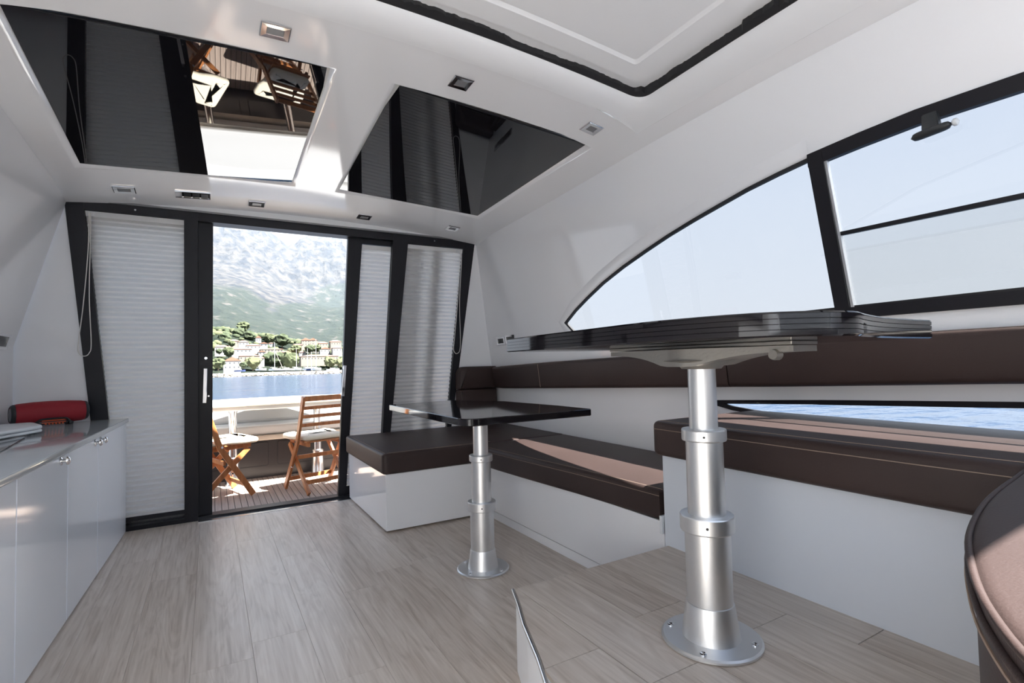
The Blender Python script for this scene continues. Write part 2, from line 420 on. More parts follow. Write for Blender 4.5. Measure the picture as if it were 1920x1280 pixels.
# hatch surround (cove) + seal + hatch lid
def rrect(hx, y0, y1, r, seg=8):
    return round_corners([(XC-hx, y0), (XC+hx, y0), (XC+hx, y1), (XC-hx, y1)], r, seg)
def hatch():
    levels = [(HX, HY0, HY1, .004, 0), (HX-.012, HY0+.012, HY1-.012, .10, .000), (HX-.035, HY0+.03, HY1-.04, .10, .004), (HX-.062, HY0+.05, HY1-.075, .095, .014), (HX-.085, HY0+.07, HY1-.105, .09, .03), (HX-.097, HY0+.08, HY1-.122, .085, .05), (HX-.10, HY0+.082, HY1-.125, .085, .075)]
    bm = B(); rings = []
    for hx, y0, y1, r, dz in levels:
        pts = dense(rrect(hx, y0, y1, r), 99)
        # subdivide long sides evenly so all rings match
        full = []
        n_ = len(pts)
        for i in range(n_):
            a, b = Vector(pts[i]), Vector(pts[(i+1) % n_]); k = 14 if (i % 9) == 8 else 1
            for j in range(k): full.append(a.lerp(b, j/k))
        rings.append([bm.verts.new((p.x, p.y, ceil_z(p.x, p.y)+dz)) for p in full])
    for a, b in zip(rings, rings[1:]):
        for i in range(len(a)): bm.faces.new((a[i], a[(i+1) % len(a)], b[(i+1) % len(a)], b[i]))
    tag(obj('trim_1', bm, WHITE_SEMI, smooth=60), 'rounded white cove round the roof hatch', kind='structure')
    # ragged black seal
    hx, y0, y1, r, dz = levels[-2]
    base = dense(rrect(hx, y0, y1, r), .012); bm = B()
    rnd = random.Random(3)
    rows = []
    jag = [0]*len(base); v = .0
    for i in range(len(base)): 
        v = max(0, min(.030, v+rnd.uniform(-.008, .008))); 
        if rnd.random() < .05: v = rnd.uniform(0, .034)
        jag[i] = v
    for off, dz2, j in ((-.004, .017, 0), (.002, .016, 0), (.008, .020, 1.0), (.010, .055, .6)):
        ins = offset_poly(ccw(base), off)
        rows.append([])
        for i, p in enumerate(ins):
            q = offset_poly(ccw(base), 0)[i] if False else p
            n2 = (Vector((XC, (y0+y1)/2))-p).normalized()
            p2 = p+n2*(jag[i]*j*.9)
            rows[-1].append(bm.verts.new((p2.x, p2.y, ceil_z(base[i].x, base[i].y)+dz+dz2-.02+(.0 if j == 0 else jag[i]*.3))))
    m_ = len(rows[0])
    for a, b in zip(rows, rows[1:]):
        for i in range(m_): bm.faces.new((a[i], a[(i+1) % m_], b[(i+1) % m_], b[i]))
    t = thing('roof_hatch', 'big closed white sliding roof hatch overhead with torn black seal', 'hatch', (XC, .9, 2.33))
    obj('seal', bm, GASKET, t, smooth=30)
    # lid: outer flange, raised step, inner panel, follows the camber
    def lidz(x, y): return lerp_tab(ZL, y)-.04*(x-XC)**2+.075
    bm = B(); lv = [(1.235, -.1, 1.87, .05, .0), (1.145, .0, 1.775, .03, .0), (1.14, .005, 1.77, .03, -.006), (1.045, .1, 1.675, .02, -.006), (1.039, .106, 1.669, .02, -.001), (1.03, .115, 1.66, .02, .004)]
    rings = []
    for hx, y0, y1, r, dz in lv:
        pts = rrect(hx, y0, y1, r); full = []
        for i in range(len(pts)):
            a, b = pts[i], pts[(i+1) % len(pts)]; k = 14 if (i % 9) == 8 else 1
            for j in range(k): full.append(a.lerp(b, j/k))
        rings.append([bm.verts.new((p.x, p.y, lidz(p.x, p.y)+dz-.006*0)) for p in full])
    for a, b in zip(rings, rings[1:]):
        for i in range(len(a)): bm.faces.new((a[i], a[(i+1) % len(a)], b[(i+1) % len(a)], b[i]))
    # top skin that closes it
    obj('flange', bm, WHITE_SEMI, t, smooth=25)
    bm = B(); n_ = 20; g = []
    for j in range(n_+1):
        y = .115+(1.66-.115)*j/n_; g.append([])
        for i in range(n_+1):
            x = XC-1.03+2.06*i/n_; g[-1].append(bm.verts.new((x, y, lidz(x, y)+.004)))
    for j in range(n_):
        for i in range(n_): bm.faces.new((g[j][i], g[j][i+1], g[j+1][i+1], g[j+1][i]))
    obj('lid_panel', bm, WHITE_SEMI, t, smooth=60)
    bm = B()
    for j in range(1): 
        hexa(bm, [(x, y, lidz(XC+1.0, 1.0)+.02+(.1 if 0 else 0)) for x, y in ((XC-1.27, -.25), (XC+1.27, -.25), (XC+1.27, 2.0), (XC-1.27, 2.0))]+[(x, y, 2.42) for x, y in ((XC-1.27, -.25), (XC+1.27, -.25), (XC+1.27, 2.0), (XC-1.27, 2.0))])
    bm.free(); bm = B()
    hexa(bm, [(x, y, 2.40) for x, y in ((XC-1.35, -.25), (XC+1.35, -.25), (XC+1.35, 2.02), (XC-1.35, 2.02))]+[(x, y, 2.44) for x, y in ((XC-1.35, -.25), (XC+1.35, -.25), (XC+1.35, 2.02), (XC-1.35, 2.02))])
    obj('outer_skin', bm, WHITE_OUT, t)
hatch()

# ------------------------------------------------------------------ setting: walls
def xw(z): return 2.256-.1206*z                    # starboard wall leans inwards
def rw(u, v, w): return (xw(v)+w, u, v)            # (y, z, depth outward)
WIN_TOP = [(2.872, 1.254), (2.745, 1.328), (2.612, 1.392), (2.44, 1.467), (2.25, 1.533), (2.059, 1.589), (1.89, 1.635), (1.719, 1.674), (1.56, 1.706), (1.418, 1.734), (1.27, 1.755), (1.132, 1.771), (.95, 1.784), (.774, 1.792), (.512, 1.786), (.2, 1.765), (-.2, 1.70), (-.6, 1.59), (-.9, 1.47)]
WIN_BOT = [(-.9, 1.19), (.4, 1.178), (1.10, 1.170), (1.9, 1.158), (2.745, 1.149)]
WIN = WIN_TOP+WIN_BOT
LOW = [(1.74, .775), (1.2, .800), (.586, .8265), (0, .85), (-.9, .88), (-.9, .66), (.3, .685), (1.30, .722), (1.62, .752)]
WALL_Y0 = -2.4
def right_wall():
    top = [(y, lerp_tab(CREASE, y)) for y in (4.02, 3.4, 2.86, 2.3, 1.86, 1.4, 1.13, .5, -.25)]
    top = [(4.09, top[0][1]+.004)]+[(y, z+.004) for y, z in top]
    outer = [(4.09, -.05)]+top+[(WALL_Y0, 1.22), (WALL_Y0, -.05)]
    bm = B(); slab(bm, outer, [WIN, LOW], rw, .008)
    tag(obj('wall_starboard', bm, WHITE), 'glossy white inward-leaning wall with curved side window', kind='structure')
right_wall()
def offs(loop, d): return [tuple(p) for p in offset_poly([Vector(p) for p in loop], d)]
def orient(loop): return [tuple(p) for p in ccw(loop)]
def starboard_window():
    w = thing('window_1', 'long curved starboard side window with black rubber gasket', None, (2.07, 1.2, 1.17), kind='structure')
    loop = orient(WIN); bm = B()
    ring_frame(bm, offs(loop, -.004), offs(loop, .010), rw, -.006, .009); obj('gasket', bm, GASKET, w)
    bm = B(); slab(bm, offs(loop, .006), [], lambda u, v, k: (xw(v)+.002+k, u, v), .005)
    obj('pane', bm, GLASS_SIDE, w)
    # white raised flange round the aft corner
    lv = [(-.080, .001), (-.066, -.004), (-.045, -.010), (-.018, -.012), (-.006, -.009), (-.004, .0)]
    # follow the glass, stopping short of the slanted post
    aft = [p for p in WIN_TOP if p[0] > 1.12]; path = [(1.12, 1.1485+.0225)][:0]+[(1.5, 1.163), (1.9, 1.158), (2.3, 1.1535), (2.745, 1.149)]+aft
    bm = B(); rings = []
    dns = []
    for a, b in zip(path, path[1:]):
        k = max(1, int((Vector(b)-Vector(a)).length/.08)); dns += [Vector(a).lerp(Vector(b), j/k) for j in range(k)]
    dns.append(Vector(path[-1]))
    for i, p in enumerate(dns):
        d = (dns[min(i+1, len(dns)-1)]-dns[max(i-1, 0)]).normalized(); nrm = Vector((d.y, -d.x))
        if i and (p-Vector((2.872, 1.254))).length < .02: nrm = Vector((1, .15)).normalized()
        rings.append([bm.verts.new(rw(p.x-nrm.x*o_, p.y-nrm.y*o_, k)) for o_, k in lv])
    for a, b in zip(rings, rings[1:]):
        for k in range(len(lv)-1): bm.faces.new((a[k], a[k+1], b[k+1], b[k]))
    obj('flange', bm, WHITE, w, smooth=60)
starboard_window()
def sliding_frame():
    t = thing('window_2', 'black framed sliding window section with a slanting post', None, (2.06, .5, 1.17), kind='structure')
    q = lambda u, v, w: (xw(v)+w, u, v)
    bm = B()
    # slanted post
    hexa(bm, [q(1.094, 1.14, -.018), q(1.040, 1.14, -.018), q(1.040, 1.14, .008), q(1.094, 1.14, .008), q(1.137, 1.775, -.018), q(1.080, 1.775, -.018), q(1.080, 1.775, .008), q(1.137, 1.775, .008)])
    obj('post', bm, FRAME, t)
    bm = B(); hexa(bm, [q(1.040, 1.17, -.012), q(1.030, 1.17, -.012), q(1.030, 1.17, .006), q(1.040, 1.17, .006), q(1.080, 1.765, -.012), q(1.070, 1.765, -.012), q(1.070, 1.765, .006), q(1.080, 1.765, .006)])
    obj('channel', bm, ALU, t)
    tops = [p for p in WIN_TOP if p[0] < 1.14]
    tops = [(1.137, 1.771)]+tops[1:]
    bm = B()
    for (a, za), (b, zb) in zip(tops, tops[1:]):
        hexa(bm, [q(a, za-.038, -.016), q(b, zb-.038, -.016), q(b, zb-.038, .008), q(a, za-.038, .008), q(a, za+.012, -.016), q(b, zb+.012, -.016), q(b, zb+.012, .008), q(a, za+.012, .008)])
    obj('top_rail', bm, FRAME, t)
    bm = B(); hexa(bm, [q(1.06, 1.132, -.018), q(-.9, 1.142, -.018), q(-.9, 1.142, .008), q(1.06, 1.132, .008), q(1.06, 1.174, -.018), q(-.9, 1.185, -.018), q(-.9, 1.185, .008), q(1.06, 1.174, .008)])
    obj('bottom_rail', bm, FRAME, t)
    bm = B(); hexa(bm, [q(1.07, 1.449, -.008), q(-.9, 1.437, -.008), q(-.9, 1.437, .006), q(1.07, 1.449, .006), q(1.07, 1.463, -.008), q(-.9, 1.456, -.008), q(-.9, 1.456, .006), q(1.07, 1.463, .006)])
    obj('middle_bar', bm, FRAME, t)
    bm = B(); slab(bm, [(1.06, 1.165), (-.88, 1.175), (-.88, 1.445), (1.06, 1.455)], [], lambda u, v, k: (xw(v)-.003+k, u, v), .004)
    obj('pane', bm, GLASS_SLIDE, t)
sliding_frame()
def hull_window():
    t = thing('window_3', 'low dark-framed hull window above the raised bench looking onto water', None, (2.16, .6, .75), kind='structure')
    loop = orient(LOW); bm = B()
    ring_frame(bm, offs(loop, -.012), offs(loop, .008), rw, -.006, .012); obj('frame', bm, FRAME, t)
    bm = B(); slab(bm, offs(loop, .005), [], lambda u, v, k: (xw(v)+.003+k, u, v), .005); obj('pane', bm, GLASS_CLEAR, t)
hull_window()
# port wall: leaning upper part with a window forward of the view, upright lower part
def port_wall():
    x_up = lambda z: -.765-.2604*(1.987-z) if z > 1.15 else -.983
    bm = B()
    top = [(y, lerp_tab(CREASE, y)) for y in (4.02, 2.86, 1.86, 1.13, .5, -.25)]
    outer = [(4.02, 1.15)]+top+[(WALL_Y0, 1.22), (WALL_Y0, 1.15)]
    hole = [(2.75, 1.22), (2.5, 1.42), (1.9, 1.62), (1.1, 1.76), (.3, 1.74), (-.6, 1.58), (-.9, 1.45), (-.9, 1.2)]
    slab(bm, outer, [hole], lambda u, v, w: (x_up(v+.0001)-w, u, v), .05)
    slab(bm, [(4.02, -.05), (4.02, 1.15), (WALL_Y0, 1.15), (WALL_Y0, -.05)], [], lambda u, v, w: (-.983-w, u, v), .05)
    o = tag(obj('wall_port', bm, WHITE), 'glossy white port wall leaning in above the counter', kind='structure')
    t = thing('window_4', 'port side window with black rubber gasket', None, (-.95, 1, 1.2), kind='structure')
    bm = B(); slab(bm, hole, [], lambda u, v, w: (x_up(v)-.025-w, u, v), .006); obj('pane', bm, GLASS_SIDE, t)
    bm = B(); lp = orient(hole); ring_frame(bm, offs(lp, -.01), offs(lp, .01), lambda u, v, w: (x_up(v)-w, u, v), -.004, .03); obj('gasket', bm, GASKET, t)
port_wall()
# windscreen and unseen dash, forward of the camera; dash added to bounce sunlight inside
bm = B(); box(bm, -1.0, 2.2, -1.40, -1.35, 0, 1.09); box(bm, -1.02, 2.16, -2.42, -1.30, 1.09, 1.13, .01)
tag(obj('wall_forward', bm, DASH), 'unseen pale grey dashboard added to bounce sunlight, and forward bulkhead below the windscreen', kind='structure')
t = thing('window_5', 'forward windscreen', None, (.6, -2.4, 1.13), kind='structure')
bm = B(); hexa(bm, [(-1.0, -2.405, 1.13), (2.12, -2.405, 1.13), (2.12, -2.399, 1.13), (-1.0, -2.399, 1.13), (-.72, -.262, 2.28), (1.96, -.262, 2.28), (1.96, -.256, 2.28), (-.72, -.256, 2.28)]); obj('pane', bm, GLASS_CLEAR, t)
bm = B(); box(bm, -.8, 2.04, -.28, -.24, 2.28, 2.42); obj('header', bm, FRAME, t)

# aft bulkhead: white cheeks outside the trapezoid frame, header strip
YB = 4.02
def fr_l(z): return -.765+(2.048-z)*.0995         # outer edges of the dark frame
def fr_r(z): return 1.995-(2.052-z)*.160
bm = B()
hexa(bm, [(-1.03, YB+.012, -.05), (fr_l(-.05), YB+.012, -.05), (fr_l(-.05), YB+.06, -.05), (-1.03, YB+.06, -.05), (-1.03, YB+.012, 1.15), (fr_l(1.15), YB+.012, 1.15), (fr_l(1.15), YB+.06, 1.15), (-1.03, YB+.06, 1.15)])
hexa(bm, [(-1.03, YB+.012, 1.15), (fr_l(1.15), YB+.012, 1.15), (fr_l(1.15), YB+.06, 1.15), (-1.03, YB+.06, 1.15), (-.80, YB+.012, 2.05), (fr_l(2.05), YB+.012, 2.05), (fr_l(2.05), YB+.06, 2.05), (-.80, YB+.06, 2.05)])
hexa(bm, [(fr_r(-.05), YB+.012, -.05), (2.30, YB+.012, -.05), (2.30, YB+.06, -.05), (fr_r(-.05), YB+.06, -.05), (fr_r(2.05), YB+.012, 2.05), (2.05, YB+.012, 2.05), (2.05, YB+.06, 2.05), (fr_r(2.05), YB+.06, 2.05)])
tag(obj('wall_aft', bm, WHITE), 'white aft bulkhead either side of the dark door frame', kind='structure')
bm = B(); n_ = 16
for i in range(n_):
    xa, xb = -.80+2.84*i/n_, -.80+2.84*(i+1)/n_
    hexa(bm, [(xa, YB-.004, 2.048), (xb, YB-.004, 2.048), (xb, YB+.1, 2.048), (xa, YB+.1, 2.048), (xa, YB-.004, ceil_z(xa, YB)+.03), (xb, YB-.004, ceil_z(xb, YB)+.03), (xb, YB+.1, ceil_z(xb, YB)+.03), (xa, YB+.1, ceil_z(xa, YB)+.03)])
tag(obj('trim_2', bm, WHITE_SEMI), 'white strip between ceiling and dark door header', kind='structure')
bm = B(); box(bm, -.78, 2.0, YB-.012, YB, 2.046, 2.058)  # shadow line below the white strip, made as a thin grey bar
tag(obj('trim_3', bm, GREY_PLASTIC), 'thin grey strip painted as the shadow line along the top of the door frame', kind='structure')

# dark frames, fixed windows, sliding doors
def quad_bar(bm, x0b, x1b, z0, x0t, x1t, z1, y0, y1):
    hexa(bm, [(x0b, y0, z0), (x1b, y0, z0), (x1b, y1, z0), (x0b, y1, z0), (x0t, y0, z1), (x1t, y0, z1), (x1t, y1, z1), (x0t, y1, z1)])
bl = lambda z: -.669+(1.989-z)*.098                 # inner edge of the port fixed window
br = lambda z: 1.883-(1.969-z)*.1226                # inner edge of the starboard fixed window
ml0 = lambda z: 1.265-(1.98-z)*.070                 # starboard fixed window's inboard stile, both edges
ml1 = lambda z: 1.389-(1.982-z)*.1104
t = thing('window_6', 'port fixed window in dark frame behind a lowered pleated blind', None, (-.4, YB, 0), kind='structure')
bm = B(); quad_bar(bm, fr_l(0), bl(0), 0, fr_l(2.05), bl(2.05), 2.048, YB-.002, YB+.05); obj('outer_stile', bm, FRAME, t)
bm = B(); quad_bar(bm, -.148, -.071, 0, -.152, -.074, 2.048, YB-.002, YB+.05); obj('inner_stile', bm, FRAME, t)
bm = B(); quad_bar(bm, bl(1.99), -.152, 1.99, bl(2.048), -.152, 2.048, YB-.001, YB+.05); obj('head', bm, FRAME, t)
bm = B(); box(bm, -.60, -.148, YB-.001, YB+.05, 0, .026); box(bm, -.60, -.148, YB+.012, YB+.05, .056, .082); obj('bottom_rail', bm, FRAME, t)
bm = B(); quad_bar(bm, bl(0), -.148, .02, bl(2), -.152, 2.0, YB+.04, YB+.045); obj('pane', bm, GLASS_CLEAR, t)
bm = B(); lathe(bm, [(.006, -.004), (.005, .0)], (-.415, YB-.001, 2.02), 10, 'Y'); obj('screw', bm, CHROME, t)
t = thing('window_7', 'starboard fixed window in dark frame above the aft seat', None, (1.5, YB, 0), kind='structure')
bm = B(); quad_bar(bm, br(.0), fr_r(.0), 0, br(2.05), fr_r(2.05), 2.048, YB-.002, YB+.05); obj('outer_stile', bm, FRAME, t)
bm = B(); quad_bar(bm, ml0(0), ml1(0), 0, ml0(2.05), ml1(2.05), 2.048, YB-.002, YB+.05); obj('inner_stile', bm, FRAME, t)
bm = B(); quad_bar(bm, ml1(1.978), br(1.978), 1.978, ml1(2.048), br(2.048), 2.048, YB-.001, YB+.05); obj('head', bm, FRAME, t)
bm = B(); quad_bar(bm, ml1(0), br(0), 0, ml1(.08), br(.08), .08, YB-.001, YB+.05); obj('bottom_rail', bm, FRAME, t)
bm = B(); quad_bar(bm, ml1(0), br(0), .04, ml1(2), br(2), 2.0, YB+.04, YB+.045); obj('pane', bm, GLASS_CLEAR, t)
bm = B(); lathe(bm, [(.006, -.004), (.005, .0)], (1.618, YB-.001, 2.018), 10, 'Y'); obj('screw', bm, CHROME, t)
# head rail and threshold between the windows
bm = B(); box(bm, -.152, ml0(2.02), YB+.004, YB+.12, 1.992, 2.047); tag(obj('trim_4', bm, FRAME), 'dark head rail over the open door', kind='structure')
bm = B(); box(bm, -.6, 1.8, YB+.03, YB+.14, -.10, .012); box(bm, -.148, 1.2, YB+.02, YB+.04, .0, .018); tag(obj('trim_5', bm, FRAME), 'dark door track at the sill', kind='structure')
bm = B(); box(bm, -.071, 1.0, YB-.05, YB+.02, -.02, .004); tag(obj('trim_6', bm, STAINLESS), 'bright metal threshold strip at the door', kind='structure')
YD = YB+.055
t = thing('door_1', 'port sliding glass door leaf slid open, dark stile with handle', None, (-.03, YD, 0), kind='structure')
bm = B(); quad_bar(bm, -.075, .008, .016, -.078, .016, 1.992, YD, YD+.04); obj('closing_stile', bm, FRAME, t)
bm = B(); quad_bar(bm, -.62, -.56, .016, -.70, -.62, 1.992, YD, YD+.04); obj('rear_stile', bm, FRAME, t)
bm = B(); quad_bar(bm, -.60, -.075, .016, -.60, -.075, .08, YD+.002, YD+.038); quad_bar(bm, -.66, -.077, 1.93, -.66, -.077, 1.992, YD+.002, YD+.038); obj('rails', bm, FRAME, t)
bm = B(); quad_bar(bm, -.57, -.07, .07, -.64, -.07, 1.94, YD+.018, YD+.022); obj('pane', bm, GLASS_CLEAR, t)
def handle(x0, x1, z0, z1, parent):
    bm = B(); y0 = YD-.045
    bar(bm, (x0, y0, z0), (x1, y0, z1), .022, .012, (0, 1, 0), .002)
    for k in (.08, .92): bar(bm, (x0+(x1-x0)*k, y0, z0+(z1-z0)*k), (x0+(x1-x0)*k, YD, z0+(z1-z0)*k), .014, .02, (0, 0, 1))
    obj('handle', bm, CHROME, parent)
handle(-.036, -.030, .768, 1.0, t)
bm = B(); lathe(bm, [(.009, -.012), (.009, 0)], (-.028, YD, 1.068), 12, 'Y'); lathe(bm, [(.006, -.01), (.006, 0)], (-.012, YD, .812), 10, 'Y'); obj('lock', bm, CHROME, t)
d0 = lambda z: .926-(2.0-z)*.048; d1 = lambda z: 1.031-(1.948-z)*.0748
t = thing('door_2', 'starboard sliding glass door leaf slid open, slanting dark stile', None, (.9, YD, 0), kind='structure')
bm = B(); quad_bar(bm, d0(.016), d1(.016), .016, d0(1.992), d1(1.992), 1.992, YD, YD+.04); obj('closing_stile', bm, FRAME, t)
bm = B(); quad_bar(bm, 1.45, 1.53, .016, 1.62, 1.70, 1.992, YD+.002, YD+.04); obj('rear_stile', bm, FRAME, t)
bm = B(); quad_bar(bm, d1(.016), 1.5, .016, d1(.08), 1.5, .08, YD+.002, YD+.038); quad_bar(bm, d1(1.95), 1.65, 1.952, d1(1.992), 1.65, 1.992, YD+.002, YD+.038); obj('rails', bm, FRAME, t)
bm = B(); quad_bar(bm, d1(.07), 1.5, .07, d1(1.95), 1.65, 1.96, YD+.024, YD+.028); obj('pane', bm, GLASS_CLEAR, t)
handle(.862, .882, .765, .998, t)

# ------------------------------------------------------------------ pleated blinds
def blind(name_label, xl, xr_, z0, z1, y, cord=None, group='pleated blinds of the aft windows', loc=None):
    t = thing('pleated_blind', name_label, 'blind', ((xl(z0)+xr_(z0))/2, y, z0), group=group)
    bm = B(); pitch = .0315; n_ = int((z1-.03-z0)/pitch); prev = None
    for i in range(2*n_+1):
        z = z0+(z1-.03-z0)*i/(2*n_); yy = y+(.009 if i % 2 else -.004)
        cur = [bm.verts.new((xl(z)+(xr_(z)-xl(z))*k/4, yy, z)) for k in range(5)]
        if prev:
            for k in range(4): bm.faces.new((prev[k], prev[k+1], cur[k+1], cur[k]))
        prev = cur
    f = obj('pleated_fabric', bm, BLIND, t); f['kind'] = 'stuff'
    bm = B(); quad_bar(bm, xl(z1-.032), xr_(z1-.032), z1-.034, xl(z1), xr_(z1), z1, y-.014, y+.014); obj('head_rail', bm, BLIND_RAIL, t)
    bm = B(); quad_bar(bm, xl(z0), xr_(z0), z0-.012, xl(z0), xr_(z0), z0+.006, y-.012, y+.012); obj('bottom_rail', bm, BLIND_RAIL, t)
    if cord:
        bm = B(); tube(bm, cord, .0026, 6); c = obj('cord', bm, CORD, t, smooth=60)
        bm = B(); box(bm, cord[0][0]-.014, cord[0][0]+.022, y-.028, y-.012, z1-.036, z1-.006, .003); obj('cord_lock', bm, BLIND_RAIL, t)
    return t
def smooth_path(pts, n_=8):
    out = []; P = [Vector(p) for p in pts]
    for i in range(len(P)-1):
        p0, p1, p2, p3 = P[max(i-1, 0)], P[i], P[i+1], P[min(i+2, len(P)-1)]
        for k in range(n_):
            u = k/n_; out.append(.5*((2*p1)+(-p0+p2)*u+(2*p0-5*p1+4*p2-p3)*u*u+(-p0+3*p1-3*p2+p3)*u**3))
    out.append(P[-1]); return out
yc = 3.985
blind('wide pleated white blind left of the open door, loop cord hanging down the frame', lambda z: bl(z)+.002, lambda z: -.152+(1.99-z)*.002, .092, 1.988, YB+.026,
      smooth_path([(-.640, yc, 1.965), (-.644, yc, 1.72), (-.664, yc-.002, 1.40), (-.686, yc-.002, 1.16), (-.680, yc-.004, 1.105), (-.656, yc-.006, 1.090), (-.634, yc-.004, 1.108), (-.625, yc-.002, 1.17), (-.636, yc, 1.45), (-.634, yc, 1.72), (-.632, yc, 1.965)]))
blind('narrow pleated white blind on the slid-open right door leaf, no cord', lambda z: d1(z)+.003, lambda z: d1(z)+.50, .10, 1.945, YD+.012)
blind('pleated white blind in the right corner window above the brown seat', lambda z: ml1(z)+.002, lambda z: br(z)-.002, .092, 1.974, YB+.026,
      smooth_path([(1.838, yc, 1.955), (1.812, yc, 1.60), (1.775, yc, 1.25), (1.757, yc-.003, 1.12), (1.770, yc-.004, 1.080), (1.790, yc-.005, 1.076), (1.812, yc-.004, 1.10), (1.822, yc-.002, 1.20), (1.822, yc, 1.50), (1.843, yc, 1.80), (1.850, yc, 1.955)]))

# ------------------------------------------------------------------ floors
def planks(parent, x0, x1, y0, y1, z, w, l, m, thick=.012, gap=.0003, seed=1, clip=None):
    rnd = random.Random(seed); cache = {}; i = 0; x = x0
    while x < x1-.01:
        xb = min(x+w, x1); y = y0-rnd.uniform(0, l*.95)
        while y < y1-.005:
            ya, yb = max(y, y0), min(y+l, y1)
            if yb-ya > .02 and (clip is None or clip(x, xb, ya, yb)):
                key = (round(xb-x, 4), round(yb-ya, 4))
                if key not in cache:
                    bm = B(); a, b = (xb-x)/2-gap, (yb-ya)/2-gap; c = .0005
                    rings = [[bm.verts.new((sx_*(a-k), sy*(b-k), zz)) for sx_, sy in ((-1, -1), (1, -1), (1, 1), (-1, 1))] for k, zz in ((0, -thick), (0, -c), (c, 0))]
                    for p, q in zip(rings, rings[1:]):
                        for j in range(4): bm.faces.new((p[j], p[(j+1) % 4], q[(j+1) % 4], q[j]))
                    bm.faces.new(rings[-1]); o = obj('plank', bm, m, None, local=True); cache[key] = o.data
                else:
                    o = bpy.data.objects.new('plank', cache[key]); COL.objects.link(o)
                o.parent = parent; o.location = Vector(((x+xb)/2, (ya+yb)/2, z))-origin(parent)
            y += l
        x = xb
bm = B(); box(bm, -1.0, 2.3, -2.4, 4.05, -.06, -.010)
fl = tag(obj('floor', bm, mat('plank_joint', (.36, .32, .27), .7)), 'pale grey oak laminate cabin floor', kind='structure')  # brown subfloor seen in the joints between planks
planks(fl, -.62, 1.60, -.3, 4.02, 0, .187, 1.26, WOOD, seed=4)
# raised floor with curved port edge
RF = .26
RF_OUT = [(.851, 1.484), (1.60, 1.484), (1.60, .0), (.40, .0), (.43, .35), (.50, .62), (.585, .85), (.668, 1.017), (.708, 1.115), (.765, 1.275), (.815, 1.39)]
t = thing('raised_floor', 'raised oak-topped platform step with curved pale edge under the near table', None, (1.1, .8, 0), kind='structure')
edge_pts = RF_OUT[3:]+[RF_OUT[0]]
bm = B(); prism(bm, offset_poly(ccw(RF_OUT), .006), 0, RF-.012); obj('riser', bm, WHITE_SEMI, t)
def rf_clip(x0, x1, y0, y1): return True
rf_edge = [(y, x) for x, y in sorted([(p[0], p[1]) for p in edge_pts], key=lambda q: q[1])]
def rf_planks():
    rnd = random.Random(5); w = .187; x = .30
    while x < 1.6:
        xb = min(x+w, 1.60); y = -.5-rnd.uniform(0, 1.2)
        while y < 1.484:
            ya, yb = max(y, 0.0), min(y+1.26, 1.481)
            if yb-ya > .02:
                # polygon clipped by the curved edge: sample x of the edge along y
                left = [(max(x+.0012, lerp_tab(rf_edge, yy)+.004), yy) for yy in [ya+.0012+(yb-ya-.0024)*k/10 for k in range(11)]]
                left = [(min(px, xb-.0012), yy) for px, yy in left]
                keep = [q for q in left if q[0] < xb-.002]
                if len(keep) >= 2:
                    if len(keep) < 11 and keep[-1][1] < yb-.01:
                        pass
                    poly = [(xb-.0012, keep[0][1]), (xb-.0012, keep[-1][1])]+keep[::-1]
                    bm = B(); prism(bm, poly, RF-.012, RF)
                    c = Vector(((x+xb)/2, (ya+yb)/2, RF)); bmesh.ops.translate(bm, verts=bm.verts, vec=-c)
                    o = obj('plank', bm, WOOD, None, local=True); o.parent = t; o.location = c-origin(t)
            y += 1.26
        x = xb
rf_planks()
bm = B(); tube(bm, [(x-.003, y, RF-.004) for x, y in edge_pts]+[], .006, 8); obj('edge_moulding', bm, STAINLESS, t, smooth=60)

# ------------------------------------------------------------------ galley cabinet on the port side
def xcab(y): return -.514+(y-2.275)*.0365
def cabinet():
    runs = [(3.245, 3.985, 'front', 'white lacquered base cabinet at the aft end, knob high at its forward edge'), (2.725, 3.24, 'front', 'white lacquered base cabinet in the middle, knob high at its aft edge'), (2.17, 2.72, 'front', 'white lacquered base cabinet nearest the camera with a knob at its aft edge'), (1.2, 2.165, 'front', 'white lacquered base cabinet at the very left edge')]
    knobs = [(3.29, .653), (3.175, .654), (2.62, .655), None]
    for (y0, y1, _, lab), kn in zip(runs, knobs):
        t = thing('base_cabinet', lab, 'cabinet', (-.7, (y0+y1)/2, 0), group='white galley cabinets on the port side')
        bm = B(); prism(bm, [(xcab(y0)-.02, y0), (xcab(y1)-.02, y1), (-.975, y1), (-.975, y0)], .0, .672); obj('body', bm, WHITE_LACQ, t)
        bm = B(); g = .0009
        a, b = y0+g, y1-g
        hexa(bm, [(xcab(a)-.019, a, .008), (xcab(a), a, .008), (xcab(b), b, .008), (xcab(b)-.019, b, .008), (xcab(a)-.019, a, .672), (xcab(a), a, .672), (xcab(b), b, .672), (xcab(b)-.019, b, .672)])
        bmesh.ops.bevel(bm, geom=list(bm.edges), offset=.0015, segments=2, affect='EDGES')
        d = obj('door', bm, WHITE_LACQ, t)
        if kn:
            bm = B(); lathe(bm, [(.017, 0), (.017, .004), (.008, .007), (.008, .014), (.016, .018), (.0165, .024), (.012, .029), (.003, .030)], (xcab(kn[0]), kn[0], kn[1]), 20, 'X'); obj('knob', bm, CHROME, d, smooth=50)
    out = [(xcab(1.2)+.012, 1.2), (xcab(3.985)+.012, 3.985), (-.978, 3.985), (-.978, 1.2)]
    bm = B(); pillow(bm, out, .676, .702, .005, 3); tag(obj('worktop', bm, COUNTER, loc=(-.7, 2.6, .676), smooth=40), 'long pale glossy grey worktop running over the white cabinets', 'worktop')
cabinet()
